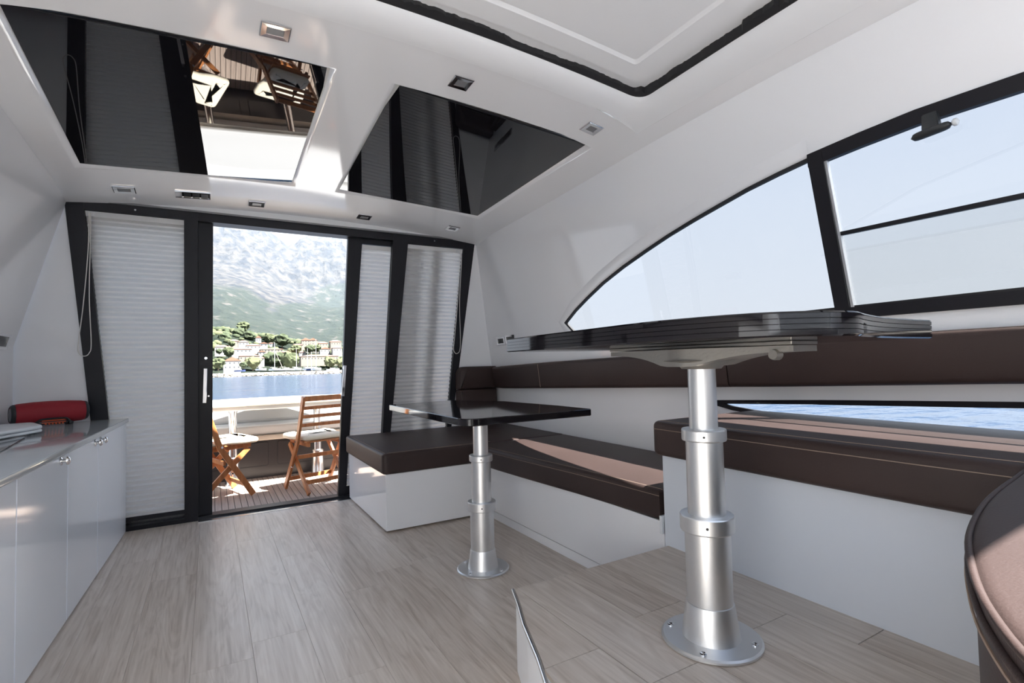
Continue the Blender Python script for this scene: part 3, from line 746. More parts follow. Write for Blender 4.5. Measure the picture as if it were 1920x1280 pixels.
# dark hob with a white cover at the left edge of the worktop
bm = B(); pillow(bm, round_corners([(-.95, 1.9), (-.62, 1.9), (-.69, 2.75), (-.735, 3.20), (-.95, 3.20)], .03), .7022, .7062, .0015, 2); 
tag(obj('hob', bm, HOB, loc=(-.75, 2.4, .702)), 'black glass hob set on the worktop at the left edge', 'hob')
t = thing('hob_cover', 'white rounded two-layer cover lying on the hob at the left edge', 'cover', (-.82, 3.1, .706))
cov = round_corners([(-.955, 2.68), (-.713, 3.37), (-.80, 3.60), (-.965, 3.55)], .05, 6)
bm = B(); pillow(bm, cov, .722, .742, .009, 4); obj('upper_leaf', bm, WHITE_PLASTIC, t, smooth=50)
bm = B(); pillow(bm, cov, .707, .721, .006, 3); obj('lower_leaf', bm, WHITE_PLASTIC, t, smooth=50)
# red loudspeaker
def speaker():
    c = Vector((-.782, 3.845, .702)); ang = math.atan2(.13, .30)
    t = thing('portable_speaker', 'red fabric cylindrical portable speaker on the worktop beside the blind', 'speaker', c, ang); t.scale = (.92, .92, .92)
    R_, H = .068, .076
    def barrel(prof, m, name, par=None):
        bm = B(); lathe(bm, [(r, x) for x, r in prof], (0, 0, H), 40, 'X'); return obj(name, bm, m, par or t, local=True, smooth=45)
    barrel([(-.180, .040), (-.176, .050), (-.166, .0575), (-.150, .0625), (-.08, .0685), (0, .070), (.08, .0685), (.150, .0625), (.166, .0575), (.176, .050), (.180, .040)], RED, 'body')
    for s in (-1, 1):
        bm = B(); prof = [(.0595, s*.1625), (.0585, s*.170), (.0535, s*.178), (.046, s*.182), (.042, s*.178), (.02, s*.178)]
        lathe(bm, prof, (0, 0, H), 36, 'X'); k = obj('end_cap', bm, DARK_PLASTIC, t, local=True, smooth=45)
        bm = B(); lathe(bm, [(.040, s*.1775), (.038, s*.181), (.012, s*.184), (.002, s*.184)], (0, 0, H), 28, 'X'); obj('radiator', bm, GREY_PLASTIC, k, local=True, smooth=45)
    # foot bracket with orange trim, facing the cabin
    bm = B(); pts = smooth_path([(-.085, -.044, .010), (-.07, -.058, .028), (-.045, -.064, .040), (.05, -.064, .040), (.075, -.058, .028), (.09, -.044, .010)], 5); tube(bm, pts, .006, 8)
    box(bm, -.098, -.075, -.055, .045, 0, .018, .004); box(bm, .078, .10, -.055, .045, 0, .018, .004); box(bm, -.07, .075, -.05, .03, .006, .026, .003); obj('foot_bracket', bm, DARK_PLASTIC, t, local=True, smooth=40)
    bm = B(); bar(bm, (-.05, -.060, .031), (.058, -.060, .031), .008, .005); bar(bm, (-.05, -.054, .018), (.062, -.054, .018), .008, .004)
    for k in range(6): box(bm, -.036+k*.016, -.028+k*.016, -.057, -.051, .006, .014)
    obj('orange_trim', bm, ORANGE, t, local=True)
speaker()

# ------------------------------------------------------------------ wall sockets, spotlights, vent
def socket_pair():
    t = thing('socket_panel', 'small chrome double socket and switch panel above the corner cushion', 'socket', (xw(1.175), 3.70, 1.175))
    q = lambda u, v, w: (xw(v)+w, u, v)
    for k, (ya, yb, sh) in enumerate(((3.725, 3.865, -.004), (3.565, 3.715, .004))):
        bm = B(); ring_frame(bm, [(ya, 1.142+sh), (yb, 1.142+sh), (yb, 1.208+sh), (ya, 1.208+sh)], [(ya+.022, 1.155+sh), (yb-.022, 1.155+sh), (yb-.022, 1.195+sh), (ya+.022, 1.195+sh)], q, -.01, 0); f = obj('plate', bm, CHROME, t)
        bm = B(); slab(bm, [(ya+.02, 1.153+sh), (yb-.02, 1.153+sh), (yb-.02, 1.197+sh), (ya+.02, 1.197+sh)], [], lambda u, v, w: (xw(v)-.006+w, u, v), .005); obj('insert', bm, BLACK_GLOSS, f)
socket_pair()
t = thing('port_socket', 'chrome framed socket on the left wall above the speaker', 'socket', (-.978, 3.80, 1.17))
q = lambda u, v, w: (-.765-.2604*(1.987-v)+w, u, v)
bm = B(); ring_frame(bm, [(3.66, 1.128), (3.875, 1.128), (3.875, 1.212), (3.66, 1.212)], [(3.68, 1.143), (3.855, 1.143), (3.855, 1.197), (3.68, 1.197)], q, 0, .012); obj('plate', bm, CHROME, t)
bm = B(); slab(bm, [(3.678, 1.141), (3.857, 1.141), (3.857, 1.199), (3.678, 1.199)], [], lambda u, v, w: (-.765-.2604*(1.987-v)+.004+w, u, v), .003); obj('insert', bm, DARK_PLASTIC, t)
def spot(x, y, w, d, label, lens=GREY_PLASTIC, group='chrome spotlights in the ceiling', ins=None, h=.03):
    zz = [ceil_z(x-h, y), ceil_z(x+h, y)]; z = (zz[0]+zz[1])/2; sxl = (zz[1]-zz[0])/(2*h); syl = (ceil_z(x, y+.03)-ceil_z(x, y-.03))/.06
    z -= .003; t = thing('ceiling_spotlight', label, 'spotlight', (x, y, z), group=group)
    f = lambda u, v, k: (u, v, sxl*u+syl*v+k)
    rc = lambda a, b: [(-a, -b), (a, -b), (a, b), (-a, b)]
    bm = B(); n_ = 4
    lv = [(w/2, d/2, 0), (w/2, d/2, -.004), (w/2-.004, d/2-.004, -.007), (w/2-.022, d/2-.022, -.006), (w/2-.024, d/2-.024, -.003)]
    rings = [[bm.verts.new(f(u, v, k)) for u, v in rc(a, b)] for a, b, k in lv]
    for a, b in zip(rings, rings[1:]):
        for i in range(4): bm.faces.new((a[i], a[(i+1) % 4], b[(i+1) % 4], b[i]))
    obj('bezel', bm, CHROME, t, local=True)
    a, b = ins if ins else (w/2-.024, d/2-.024)
    bm = B(); slab(bm, rc(a, b), [], lambda u, v, k: f(u, v, k-.0045), .003); obj('lens', bm, lens, t, local=True)
spot(.213, 2.09, .105, .088, 'chrome spotlight over the chair reflections, largest in view')
spot(.986, 2.095, .095, .09, 'chrome spotlight beside the front edge of the second mirror panel')
spot(1.742, 2.096, .095, .09, 'chrome spotlight near the corner of the roof hatch', h=.1)
spot(-.444, 3.78, .11, .095, 'chrome spotlight above the left pleated blind')
spot(.272, 3.86, .10, .085, 'chrome spotlight directly above the open doorway')
spot(.996, 3.86, .10, .085, 'chrome spotlight above the narrow blind right of the doorway')
spot(1.676, 3.775, .10, .09, 'chrome spotlight above the right corner window')
def vent():
    x, y = -.095, 3.80; z = ceil_z(x, y); sl = (ceil_z(x+.03, y)-ceil_z(x-.03, y))/.06; syl = (ceil_z(x, y+.03)-ceil_z(x, y-.03))/.06
    t = thing('ceiling_switch', 'long chrome framed black control panel between spotlights above the door post', 'control panel', (x, y, z))
    f = lambda u, v, k: (u, v, sl*u+syl*v+k)
    bm = B(); ring_frame(bm, [(-.095, -.05), (.095, -.05), (.095, .05), (-.095, .05)], [(-.06, -.04), (.088, -.04), (.088, .04), (-.06, .04)], f, -.008, 0); obj('frame', bm, CHROME, t, local=True)
    bm = B()
    slab(bm, [(-.062, -.042), (.09, -.042), (.09, .042), (-.062, .042)], [], lambda u, v, k: f(u, v, k-.005), .004); p = obj('control_face', bm, BLACK_GLOSS, t, local=True)
    for k in range(3):
        bm = B(); x0 = -.05+k*.047; slab(bm, [(x0, -.03), (x0+.038, -.03), (x0+.038, .03), (x0, .03)], [], lambda u, v, kk: f(u, v, kk-.008), .003); obj('button', bm, DARK_PLASTIC, p, local=True)
vent()
# black grip hanging from the starboard window frame
def grip():
    t = thing('window_latch', 'black latch grip hanging from the top rail of the starboard window', 'latch', (xw(1.75)-.02, .725, 1.75))
    bm = B(); y0 = .728
    hexa(bm, [(xw(1.735)-.050, y0+.022, 1.706), (xw(1.735)-.050, y0-.026, 1.708), (xw(1.735)-.022, y0-.026, 1.708), (xw(1.735)-.022, y0+.022, 1.706), (xw(1.76)-.035, y0+.024, 1.772), (xw(1.76)-.035, y0-.016, 1.772), (xw(1.76)-.008, y0-.016, 1.772), (xw(1.76)-.008, y0+.024, 1.772)])
    bmesh.ops.bevel(bm, geom=list(bm.edges), offset=.003, segments=2, affect='EDGES'); obj('bracket', bm, DARK_PLASTIC, t)
    bm = B(); pts = []
    a, b = Vector((xw(1.73)-.04, .782, 1.704)), Vector((xw(1.72)-.04, .672, 1.712))
    rings = []
    for k in range(13):
        u = k/12; r = .0135*math.sqrt(max(0.02, 1-(2*u-1)**6)); rings.append((a.lerp(b, u), r))
    prev = None
    for p, r in rings:
        cur = [bm.verts.new(p+Vector((.018*math.cos(2*PI*i/14)*r/.0135, 0, r*math.sin(2*PI*i/14)))) for i in range(14)]
        if prev:
            for i in range(14): bm.faces.new((prev[i], prev[(i+1) % 14], cur[(i+1) % 14], cur[i]))
        else: bm.faces.new(cur)
        prev = cur
    bm.faces.new(prev); obj('grip', bm, DARK_PLASTIC, t, smooth=50)
    bm = B(); lathe(bm, [(.004, 0), (.011, .004), (.012, .012), (.008, .017), (.002, .018)], (xw(1.72)-.04, .655, 1.713), 16, 'Y'); obj('clear_button', bm, WHITE_PLASTIC, t, smooth=50)
grip()

# ------------------------------------------------------------------ sofa
FX = 1.556
def stitch(parent, pts, closed=False, r=.0013, name='stitching'):
    bm = B(); tube(bm, pts, r, 5, closed); s = obj(name, bm, STITCH, parent, smooth=60); return s
# bases
bm = B(); box(bm, .895, 2.20, 3.052, 3.99, .012, .345, .003); bm2 = None
tag(obj('bench_box', bm, WHITE, loc=(1.5, 3.5, 0)), 'white box base under the short aft seat by the door', 'bench base')
t = thing('bench_box', 'long low white bench base behind the far table leg', 'bench base', (1.8, 2.2, 0))
bm = B(); box(bm, FX, 2.19, 1.50, 3.051, .052, .347, .001); obj('front_panel', bm, WHITE, t)
bm = B(); box(bm, FX+.003, 2.19, 1.50, 3.051, .0, .047, .001); obj('plinth', bm, WHITE, t)
bm = B(); box(bm, FX-.012, FX+.02, 1.500, 1.513, .30, .372, .002); obj('end_bracket', bm, WHITE_PLASTIC, t)
t = thing('bench_box', 'tall white bench base along the raised floor under the starboard window', 'bench base', (1.85, .6, 0))
bm = B(); box(bm, FX, 2.14, -.6, 1.497, .0, .618, .002); obj('front_panel', bm, BENCH_SHADED, t)
# aft seat cushion
out = round_corners([(.872, 3.032), (1.50, 3.040), (1.62, 3.045), (2.195, 3.05), (2.195, 4.005), (.872, 4.005)], [.03, 0, 0, 0, .0, .03])
bm = B(); pillow(bm, dense(out, .3), .347, .470, .016, 4)
s1 = tag(obj('seat_cushion', bm, LEATHER, loc=(1.5, 3.5, .347), smooth=50), 'dark brown leather cushion on the short aft seat beside the doorway', 'seat cushion', 'brown leather seat cushions')
stitch(s1, [(.905, 3.052, .4705), (1.60, 3.062, .4705)], name='stitching'); stitch(s1, [(.893, 3.06, .4705), (.893, 3.98, .4705)])
# long low cushion, front edge bows out
front = [(1.478, 3.036), (1.468, 2.9), (1.470, 2.75), (1.487, 2.5), (1.508, 2.25), (1.526, 2.04), (1.540, 1.8), (1.548, 1.60), (1.550, 1.515)]
out = front+[(2.19, 1.515), (2.19, 3.036)]
bm = B(); pillow(bm, out, .349, .470, .016, 4)
s2 = tag(obj('seat_cushion', bm, LEATHER, loc=(1.8, 2.3, .349), smooth=50), 'long bowed dark brown cushion of the low bench with a bright sun patch', 'seat cushion', 'brown leather seat cushions')
stitch(s2, [(x+.020, y, .4703) for x, y in front]); stitch(s2, [(x-.0006, y, .447) for x, y in front])
# raised bench cushion
front = [(1.505, 1.497), (1.500, 1.2), (1.500, .9), (1.502, .629), (1.508, .4), (1.51, -.6)]
out = round_corners([(1.505, 1.505), (1.500, 1.2), (1.500, .9), (1.502, .629), (1.508, .4), (1.51, -.6), (2.15, -.6), (2.15, 1.505)], [.035, 0, 0, 0, 0, 0, 0, .0])
bm = B(); pillow(bm, out, .618, .752, .022, 5)
s3 = tag(obj('seat_cushion', bm, LEATHER, loc=(1.8, .6, .618), smooth=50), 'thick sunlit brown leather cushion of the raised bench under the side window', 'seat cushion', 'brown leather seat cushions')
stitch(s3, [(x+.028, y-.02, .7527) for x, y in front]); stitch(s3, [(x-.0006, y-.01, .722) for x, y in front])
# near companion seat
nout = [(p.x, p.y) for p in smooth_path([(1.495, .407, 0), (1.41, .397, 0), (1.15, .364, 0), (.935, .318, 0), (.785, .268, 0), (.655, .21, 0), (.55, .138, 0), (.48, .03, 0), (.445, -.12, 0), (.44, -.3, 0)], 5)]+[(.44, -.7), (1.495, -.7)]
t = thing('companion_seat', 'rounded brown leather seat in the near corner with piped sunlit top', 'seat', (1.0, 0, .26))
bm = B(); pillow(bm, dense([(p[0]+.003, p[1]-.003) for p in nout], .2), .262, .715, .01, 3); obj('upholstered_base', bm, LEATHER, t, smooth=50)
bm = B(); pillow(bm, dense(nout, .2), .700, .752, .016, 4, crown=.012); obj('seat_pad', bm, LEATHER, t, smooth=50)
nb = dense(nout[:-2], .03)
bm = B(); tube(bm, [(p.x, p.y, .745) for p in nb[:-1]], .0045, 8); tube(bm, [(p.x-.001, p.y+.001, .724) for p in nb[:-1]], .0042, 8); obj('piping', bm, LEATHER, t, smooth=60)
stitch(t, [(p.x-.0032, p.y+.0035, .712) for p in nb[:-1]], r=.0016)
# back band on the starboard wall: three cushions rising forward
TOPB = [(4.1, .945), (3.13, .983), (2.06, 1.017), (1.56, 1.038), (1.226, 1.053), (.775, 1.066), (.54, 1.068), (-.6, 1.08)]
BOTB = [(4.1, .775), (3.70, .778), (3.15, .797), (2.09, .836), (1.585, .855), (1.27, .867), (.556, .898), (-.6, .93)]
def band(y1, y0, label, seam=None):
    bm = B(); n_ = 14; prof = []
    th = .085
    rings = []
    for i in range(n_+1):
        y = y1+(y0-y1)*i/n_; zt, zb = lerp_tab(TOPB, y), lerp_tab(BOTB, y); r = .022; ring = []
        sh = .018*max(0, 1-min(i, n_-i)*1.0) if i in (0, n_) else 0
        pts = [(0, zb), (-th+r+sh, zb)]+[(-th+sh+r-r*math.sin(a), zb+r-r*math.cos(a)) for a in (PI/6, PI/3, PI/2)]+[(-th+sh+r-r*math.cos(a), zt-r+r*math.sin(a)) for a in (0, PI/6, PI/3, PI/2)]+[(0, zt)]
        rings.append([bm.verts.new((xw(z)-.004+dx, y, z)) for dx, z in pts])
    m_ = len(rings[0])
    for a, b in zip(rings, rings[1:]):
        for k in range(m_): bm.faces.new((a[k], a[(k+1) % m_], b[(k+1) % m_], b[k]))
    bm.faces.new(rings[0][::-1]); bm.faces.new(rings[-1])
    ym = (y0+y1)/2; o = tag(obj('back_cushion', bm, LEATHER, loc=(xw(.95), ym, lerp_tab(BOTB, ym)), smooth=50), label, 'back cushion', 'brown leather back cushions')
    for dz in (0,):
        ys = [y1+(y0-y1)*k/20 for k in range(1, 20)]
        stitch(o, [(xw(1.0)-.045, y, lerp_tab(TOPB, y)+.0005) for y in ys], r=.0018)
    if seam:
        zb, zt = lerp_tab(BOTB, seam)+.01, lerp_tab(TOPB, seam)-.01
        stitch(o, [(xw(z)-.0895, seam, z) for z in [zb+(zt-zb)*k/6 for k in range(7)]], r=.002, name='seam')
band(3.90, 1.578, 'long brown back cushion along the wall behind both tables, with vertical seam', 3.15)
band(1.572, -.6, 'brown back cushion nearest the camera on the starboard wall, below the black sill')
# aft corner back cushions
def corner_cushion(z0, z1, label, rt, rbm):
    out = [(1.785, z0), (2.20-.06, z0), (2.20-.06, z1), (1.785, z1)]
    loop = round_corners([(1.782, z0), (2.155, z0), (2.135, z1), (1.785, z1)], [rbm, 0, 0, rt], 6)
    bm = B(); lp = ccw(loop); prof = [(0, 0), (0, -.065), (.006, -.078), (.02, -.085)]
    rings = [[bm.verts.new((p.x, 4.012+w, p.y)) for p in offset_poly(lp, d)] for d, w in prof]
    for a, b in zip(rings, rings[1:]):
        for i in range(len(a)): bm.faces.new((a[i], a[(i+1) % len(a)], b[(i+1) % len(a)], b[i]))
    bm.faces.new(rings[0]); bm.faces.new(rings[-1])
    tag(obj('back_cushion', bm, LEATHER, loc=(1.95, 4.0, z0), smooth=50), label, 'back cushion', 'brown leather back cushions')
corner_cushion(.774, .962, 'upper brown back cushion in the aft corner with a rounded top', .07, .012)
corner_cushion(.474, .770, 'lower brown back cushion in the aft corner above the seat', .015, .06)

# ------------------------------------------------------------------ tables
def pedestal(parent, x, y, z0, ztop, set2=True):
    """telescopic three-stage aluminium leg on a round plate"""
    bm = B(); lathe(bm, [(.120, 0), (.126, .003), (.126, .008), (.121, .012), (.074, .0125)], (x, y, z0), 64); pl = obj('base_plate', bm, ALU, parent, smooth=25)
    for a in (.5, 2.07, 3.64, 5.21):
        bm = B(); lathe(bm, [(.0085, .0118), (.0085, .0145), (.006, .016), (.002, .0135)], (x+.105*math.cos(a), y+.105*math.sin(a), z0), 14); obj('screw', bm, CHROME, pl, smooth=50)
    bm = B(); lathe(bm, [(.073, .0115), (.061, .094), (.0595, .099), (.0575, .100)], (x, y, z0), 56); obj('cone', bm, ALU, parent, smooth=25)
    bm = B(); lathe(bm, [(.0575, .098), (.0575, .30)], (x, y, z0), 56); obj('lower_tube', bm, ALU, parent, smooth=25)
    bm = B(); lathe(bm, [(.0585, .282), (.067, .284), (.0685, .287), (.0685, .323), (.067, .326), (.050, .327)], (x, y, z0), 56); c = obj('lower_collar', bm, ALU, parent, smooth=25)
    d = Vector((-x, -y, 0)).normalized()
    bm = B(); lathe(bm, [(.0035, 0), (.0035, .002)], (0, 0, 0), 10); bmesh.ops.rotate(bm, verts=bm.verts, matrix=Vector((0, 0, 1)).rotation_difference(d).to_matrix()); bmesh.ops.translate(bm, verts=bm.verts, vec=Vector((x, y, z0+.305))+d*.0675+Vector((0, 0, 0))); obj('set_screw', bm, GASKET, c)
    bm = B(); lathe(bm, [(.0480, .30), (.0470, .54)], (x, y, z0), 56); obj('middle_tube', bm, ALU, parent, smooth=25)
    bm = B(); lathe(bm, [(.048, .517), (.0555, .519), (.057, .522), (.057, .546), (.0555, .549), (.038, .550)], (x, y, z0), 56); c = obj('upper_collar', bm, ALU, parent, smooth=25)
    bm = B(); lathe(bm, [(.003, 0), (.003, .002)], (0, 0, 0), 10); bmesh.ops.rotate(bm, verts=bm.verts, matrix=Vector((0, 0, 1)).rotation_difference(d).to_matrix()); bmesh.ops.translate(bm, verts=bm.verts, vec=Vector((x, y, z0+.533))+d*.056); obj('set_screw', bm, GASKET, c)
    bm = B(); lathe(bm, [(.0365, .52), (.0355, ztop-z0)], (x, y, z0), 56); obj('upper_tube', bm, ALU, parent, smooth=25)
def top_mesh(outline, z0, z1, grooves):
    bm = B(); lp = ccw(outline); prof = [(.004, z0), (.0, z0+.003)]
    if grooves:
        h = (z1-z0-.006)/grooves
        for k in range(grooves):
            a = z0+.003+h*k; b = a+h
            prof += [(0, a+.0006), (0, b-.0012), (.0022, b-.0009), (.0022, b-.0003)]
    prof += [(0, z1-.003), (.003, z1)]
    rings = [[bm.verts.new((p.x, p.y, z)) for p in offset_poly(lp, d)] for d, z in prof]
    for a, b in zip(rings, rings[1:]):
        for i in range(len(a)): bm.faces.new((a[i], a[(i+1) % len(a)], b[(i+1) % len(a)], b[i]))
    bm.faces.new(rings[0][::-1]); bm.faces.new(rings[-1]); return bm
t1 = thing('pedestal_table', 'black lacquered low table on a telescopic aluminium leg before the corner sofa', 'table', (1.138, 2.276, 0))
o1 = round_corners([(.838, 1.806), (1.456, 1.806), (1.45, 2.05), (1.396, 2.487), (1.215, 2.80), (.827, 2.745)], [.07, .012, 0, .02, .04, .012], 8)
obj('tabletop', top_mesh(o1, .751, .781, 0), BLACK_GLOSS, t1, smooth=35)
pedestal(t1, 1.138, 2.276, 0, .752)
bm = B(); box(bm, 1.02, 1.26, 2.06, 2.49, .735, .751, .004); obj('bracket', bm, CAST, t1)
t2 = thing('pedestal_table', 'taller black-edged table with cast bracket standing on the raised floor', 'table', (1.133, .940, RF))
o2 = [(.877, 1.538), (.836, 1.27), (.809, 1.015), (.790, .86), (.785, .801), (.786, .74), (.798, .669), (.810, .62), (.829, .575), (.858, .539), (.892, .513), (.925, .496), (.958, .487), (.990, .484), (1.014, .487), (1.06, .503), (1.143, .526), (1.23, .545), (1.325, .557), (1.42, .562), (1.50, .563), (1.50, 1.36), (1.40, 1.44), (1.28, 1.52), (1.12, 1.545), (1.0, 1.545)]
obj('tabletop', top_mesh(o2, 1.031, 1.0755, 4), BLACK_GLOSS, t2, smooth=35)
pedestal(t2, 1.133, .940, RF, .99)
def cast_bracket():
    bm = B()
    def arm(ax):
        n_ = 20; Lh = .295 if ax == 'y' else .13; prev = None
        for i in range(n_+1):
            s = -1+2*i/n_; p = s*Lh; hw = .045+.045*(1-abs(s))**1.5
            k = abs(s); e_ = max(0, (k-.17)/.83); zb = .975+.032*(1-(1-e_)**2.4) if k > .17 else .975
            zt = 1.0205
            if ax == 'y': q = [(1.133-hw, .953+p, zb), (1.133+hw, .953+p, zb), (1.133+hw, .953+p, zt), (1.133-hw, .953+p, zt)]
            else: q = [(1.133+p, .925+hw, zb), (1.133+p, .925-hw, zb), (1.133+p, .925-hw, zt), (1.133+p, .925+hw, zt)]
            cur = [bm.verts.new(v) for v in q]
            if prev:
                for j in range(4): bm.faces.new((prev[j], prev[(j+1) % 4], cur[(j+1) % 4], cur[j]))
            else: bm.faces.new(cur)
            prev = cur
        bm.faces.new(prev)
    arm('y'); lathe(bm, [(.05, .968), (.056, .975), (.10, .990)], (1.133, .940, 0), 32); lathe(bm, [(.011, -.010), (.013, 0), (.013, .01)], (1.088, .70, 1.001), 14, 'X')
    obj('lower_bracket', bm, CAST, t2, smooth=35)
    bm = B(); box(bm, 1.133-.05, 1.133+.05, .953-.295, .953+.295, 1.022, 1.031, .002); obj('upper_bracket', bm, CAST, t2)
cast_bracket()

# ------------------------------------------------------------------ cockpit deck
DZ = -.09
bm = B(); box(bm, -1.6, 2.6, 4.10, 5.85, DZ-.06, DZ-.004)
dk = tag(obj('deck_floor', bm, mat('black_caulk', (.015, .015, .015), .6)), 'teak planked cockpit deck with black caulking', kind='structure')
cache = None
for i in range(70):
    x = -.95+i*.0455
    if cache is None:
        bm = B(); a, b = .0208, .78
        rings = [[bm.verts.new((u*(a-k), v*(b-k), z)) for u, v in ((-1, -1), (1, -1), (1, 1), (-1, 1))] for k, z in ((0, -.012), (0, -.0015), (.0012, 0))]
        for p, q in zip(rings, rings[1:]):
            for j in range(4): bm.faces.new((p[j], p[(j+1) % 4], q[(j+1) % 4], q[j]))
        bm.faces.new(rings[-1]); o = obj('plank', bm, TEAK_DECK, None, local=True); cache = o.data
    else:
        o = bpy.data.objects.new('plank', cache); COL.objects.link(o)
    o.parent = dk; o.location = (x, 4.93, DZ)
# transom with lockers, seat ledge and white bulwark
t = thing('transom', 'dark transom with two rounded locker doors below white aft seating', None, (.6, 5.72, DZ), kind='structure')
bm = B(); box(bm, -1.6, 2.6, 5.71, 5.80, DZ-.03, .28, .004); obj('front_panel', bm, DARK_OUT, t)
for x0, x1 in ((-.22, .50), (.575, 1.30)):
    lp = round_corners([(x0, .02), (x1, .02), (x1, .262), (x0, .262)], .03, 5); bm = B(); ins = offset_poly(ccw(lp), .010)
    q = lambda u, v, w: (u, 5.71+w, v)
    ring_frame(bm, [tuple(p) for p in ccw(lp)], [tuple(p) for p in ins], q, -.003, .002); f = obj('locker_groove', bm, GASKET, t)
    bm = B(); slab(bm, [tuple(p) for p in ins], [], q, -.008); obj('locker_door', bm, DARK_OUT, t)
bm = B(); box(bm, -1.6, 2.6, 5.60, 5.80, .285, .335, .012); obj('seat_lip', bm, CREAM_OUT, t)
bm = B(); box(bm, -1.6, 2.6, 5.62, 6.1, .336, .43, .03, 4); obj('aft_seat', bm, WHITE_OUT, t)
bm = B(); box(bm, -1.6, 2.6, 6.0, 6.25, .40, .66, .06, 5); obj('aft_backrest', bm, WHITE_OUT, t)
# cockpit sides
for s, x in (('port', -1.35), ('starboard', 2.45)):
    bm = B(); box(bm, x-.08, x+.08, 4.2, 6.2, DZ, .62, .03, 3); tag(obj('wall_cockpit_'+s, bm, WHITE_OUT), 'white cockpit coaming on the '+s+' side', kind='structure')
# white cockpit table
t = thing('cockpit_table', 'white rounded cockpit table on two metal legs beyond the teak chairs', 'table', (.55, 5.4, DZ))
tt = [(-.55, 5.30), (1.55, 5.30), (1.62, 5.45), (1.40, 5.78), (1.0, 5.93), (.55, 5.98), (.1, 5.93), (-.3, 5.78), (-.62, 5.45)]
bm = B(); pillow(bm, round_corners(tt, .08, 5), .645, .685, .012, 3); obj('tabletop', bm, WHITE_OUT, t, smooth=45)
bm = B(); pillow(bm, round_corners([(-.5, 5.315), (1.5, 5.315), (1.5, 5.6), (-.5, 5.6)], .05, 4), .605, .646, .006, 2); obj('apron', bm, mat('grey_edge', (.42, .41, .40), .4), t, smooth=45)
for x in (.178, .925):
    bm = B(); lathe(bm, [(.066, DZ+.001), (.066, DZ+.02), (.060, DZ+.03), (.052, DZ+.20), (.058, DZ+.22), (.058, DZ+.25), (.040, DZ+.26), (.034, .50), (.036, .58), (.05, .606)], (x, 5.50, 0), 32); obj('leg', bm, STAINLESS, t, smooth=35)

# folding teak chairs
def folding_chair(name, label, loc, rot, z):
    t = thing(name, label, 'chair', (*loc, z), rot, 'folding teak chairs on the cockpit deck')
    # local: faces +Y, width along X
    hw = .205
    for s in (-1, 1):
        bm = B(); xo = s*hw   # long member: front foot -> up past the seat -> back top
        pts = [Vector((xo, .20, .012)), Vector((xo, -.06, .43)), Vector((xo, -.19, .83))]
        for a, b in zip(pts, pts[1:]): bar(bm, a, b, .022, .045, (1, 0, 0) if False else (0, 0, 1), .003)
        obj('back_leg', bm, TEAK, t, local=True)
        bm = B(); xi = s*(hw-.028); bar(bm, (xi, -.22, .012), (xi, .17, .405), .022, .042, (0, 0, 1), .003); obj('front_leg', bm, TEAK, t, local=True)
        bm = B(); bar(bm, (s*(hw-.055), -.17, .415), (s*(hw-.055), .20, .425), .022, .035, (0, 0, 1), .003); obj('seat_rail', bm, TEAK, t, local=True)
        for r_, y_, z_ in ((.009, -.05, .44), (.007, .03, .215)):
            bm = B(); lathe(bm, [(r_, -.006), (r_, .006)], (s*(hw+.012), y_, z_), 12, 'X'); obj('bolt', bm, CHROME, t, local=True, smooth=40)
    for k in range(5):
        bm = B(); y = -.15+k*.08; bar(bm, (-hw+.03, y, .440), (hw-.03, y, .440), .055, .012, (0, 0, 1), .003); obj('seat_slat', bm, TEAK, t, local=True)
    for k, h in enumerate((.045, .03, .03, .03)):
        z_ = .805-k*.075 if k else .81; y = -.06+(.43-z_)/(.83-.43)*.13
        bm = B(); bar(bm, (-hw+.01, y, z_), (hw-.01, y, z_), .014, h, (0, 0, 1), .003); obj('back_slat', bm, TEAK, t, local=True)
    for (y, z_, x) in ((.165, .09, hw), (-.155, .10, hw-.03), (-.02, .30, hw-.02)):
        bm = B(); bar(bm, (-x, y, z_), (x, y, z_), .018, .034, (0, 0, 1), .002); obj('rung', bm, TEAK, t, local=True)
    bm = B(); pillow(bm, dense(round_corners([(-.175, -.165), (.175, -.165), (.182, .0), (.218, .10), (.222, .25), (-.222, .25), (-.218, .10), (-.182, .0)], .05, 4), .06), .447, .492, .02, 4, crown=.010)
    return t, bm
def cushion(bm, loc, rot, z, label):
    o = obj('chair_cushion', bm, CUSHION, None, local=True, smooth=60); o.location = (*loc, z); o.rotation_euler = (0, 0, rot)
    tag(o, label, 'cushion', 'cream seat cushions on the teak chairs')
t, cb_ = folding_chair('folding_chair', 'folding teak chair right of the doorway seen from behind, slatted back', (.826, 4.915), -math.atan2(-.12, .44)*1.0, DZ)
cushion(cb_, (.826, 4.915), -math.atan2(-.12, .44), DZ, 'cream seat cushion on the right folding chair')
t, cb_ = folding_chair('folding_chair', 'folding teak chair at the left of the doorway, partly hidden by the door post', (.06, 5.10), math.radians(-72), DZ)
cushion(cb_, (.06, 5.10), math.radians(-72), DZ, 'cream seat cushion on the left folding chair')

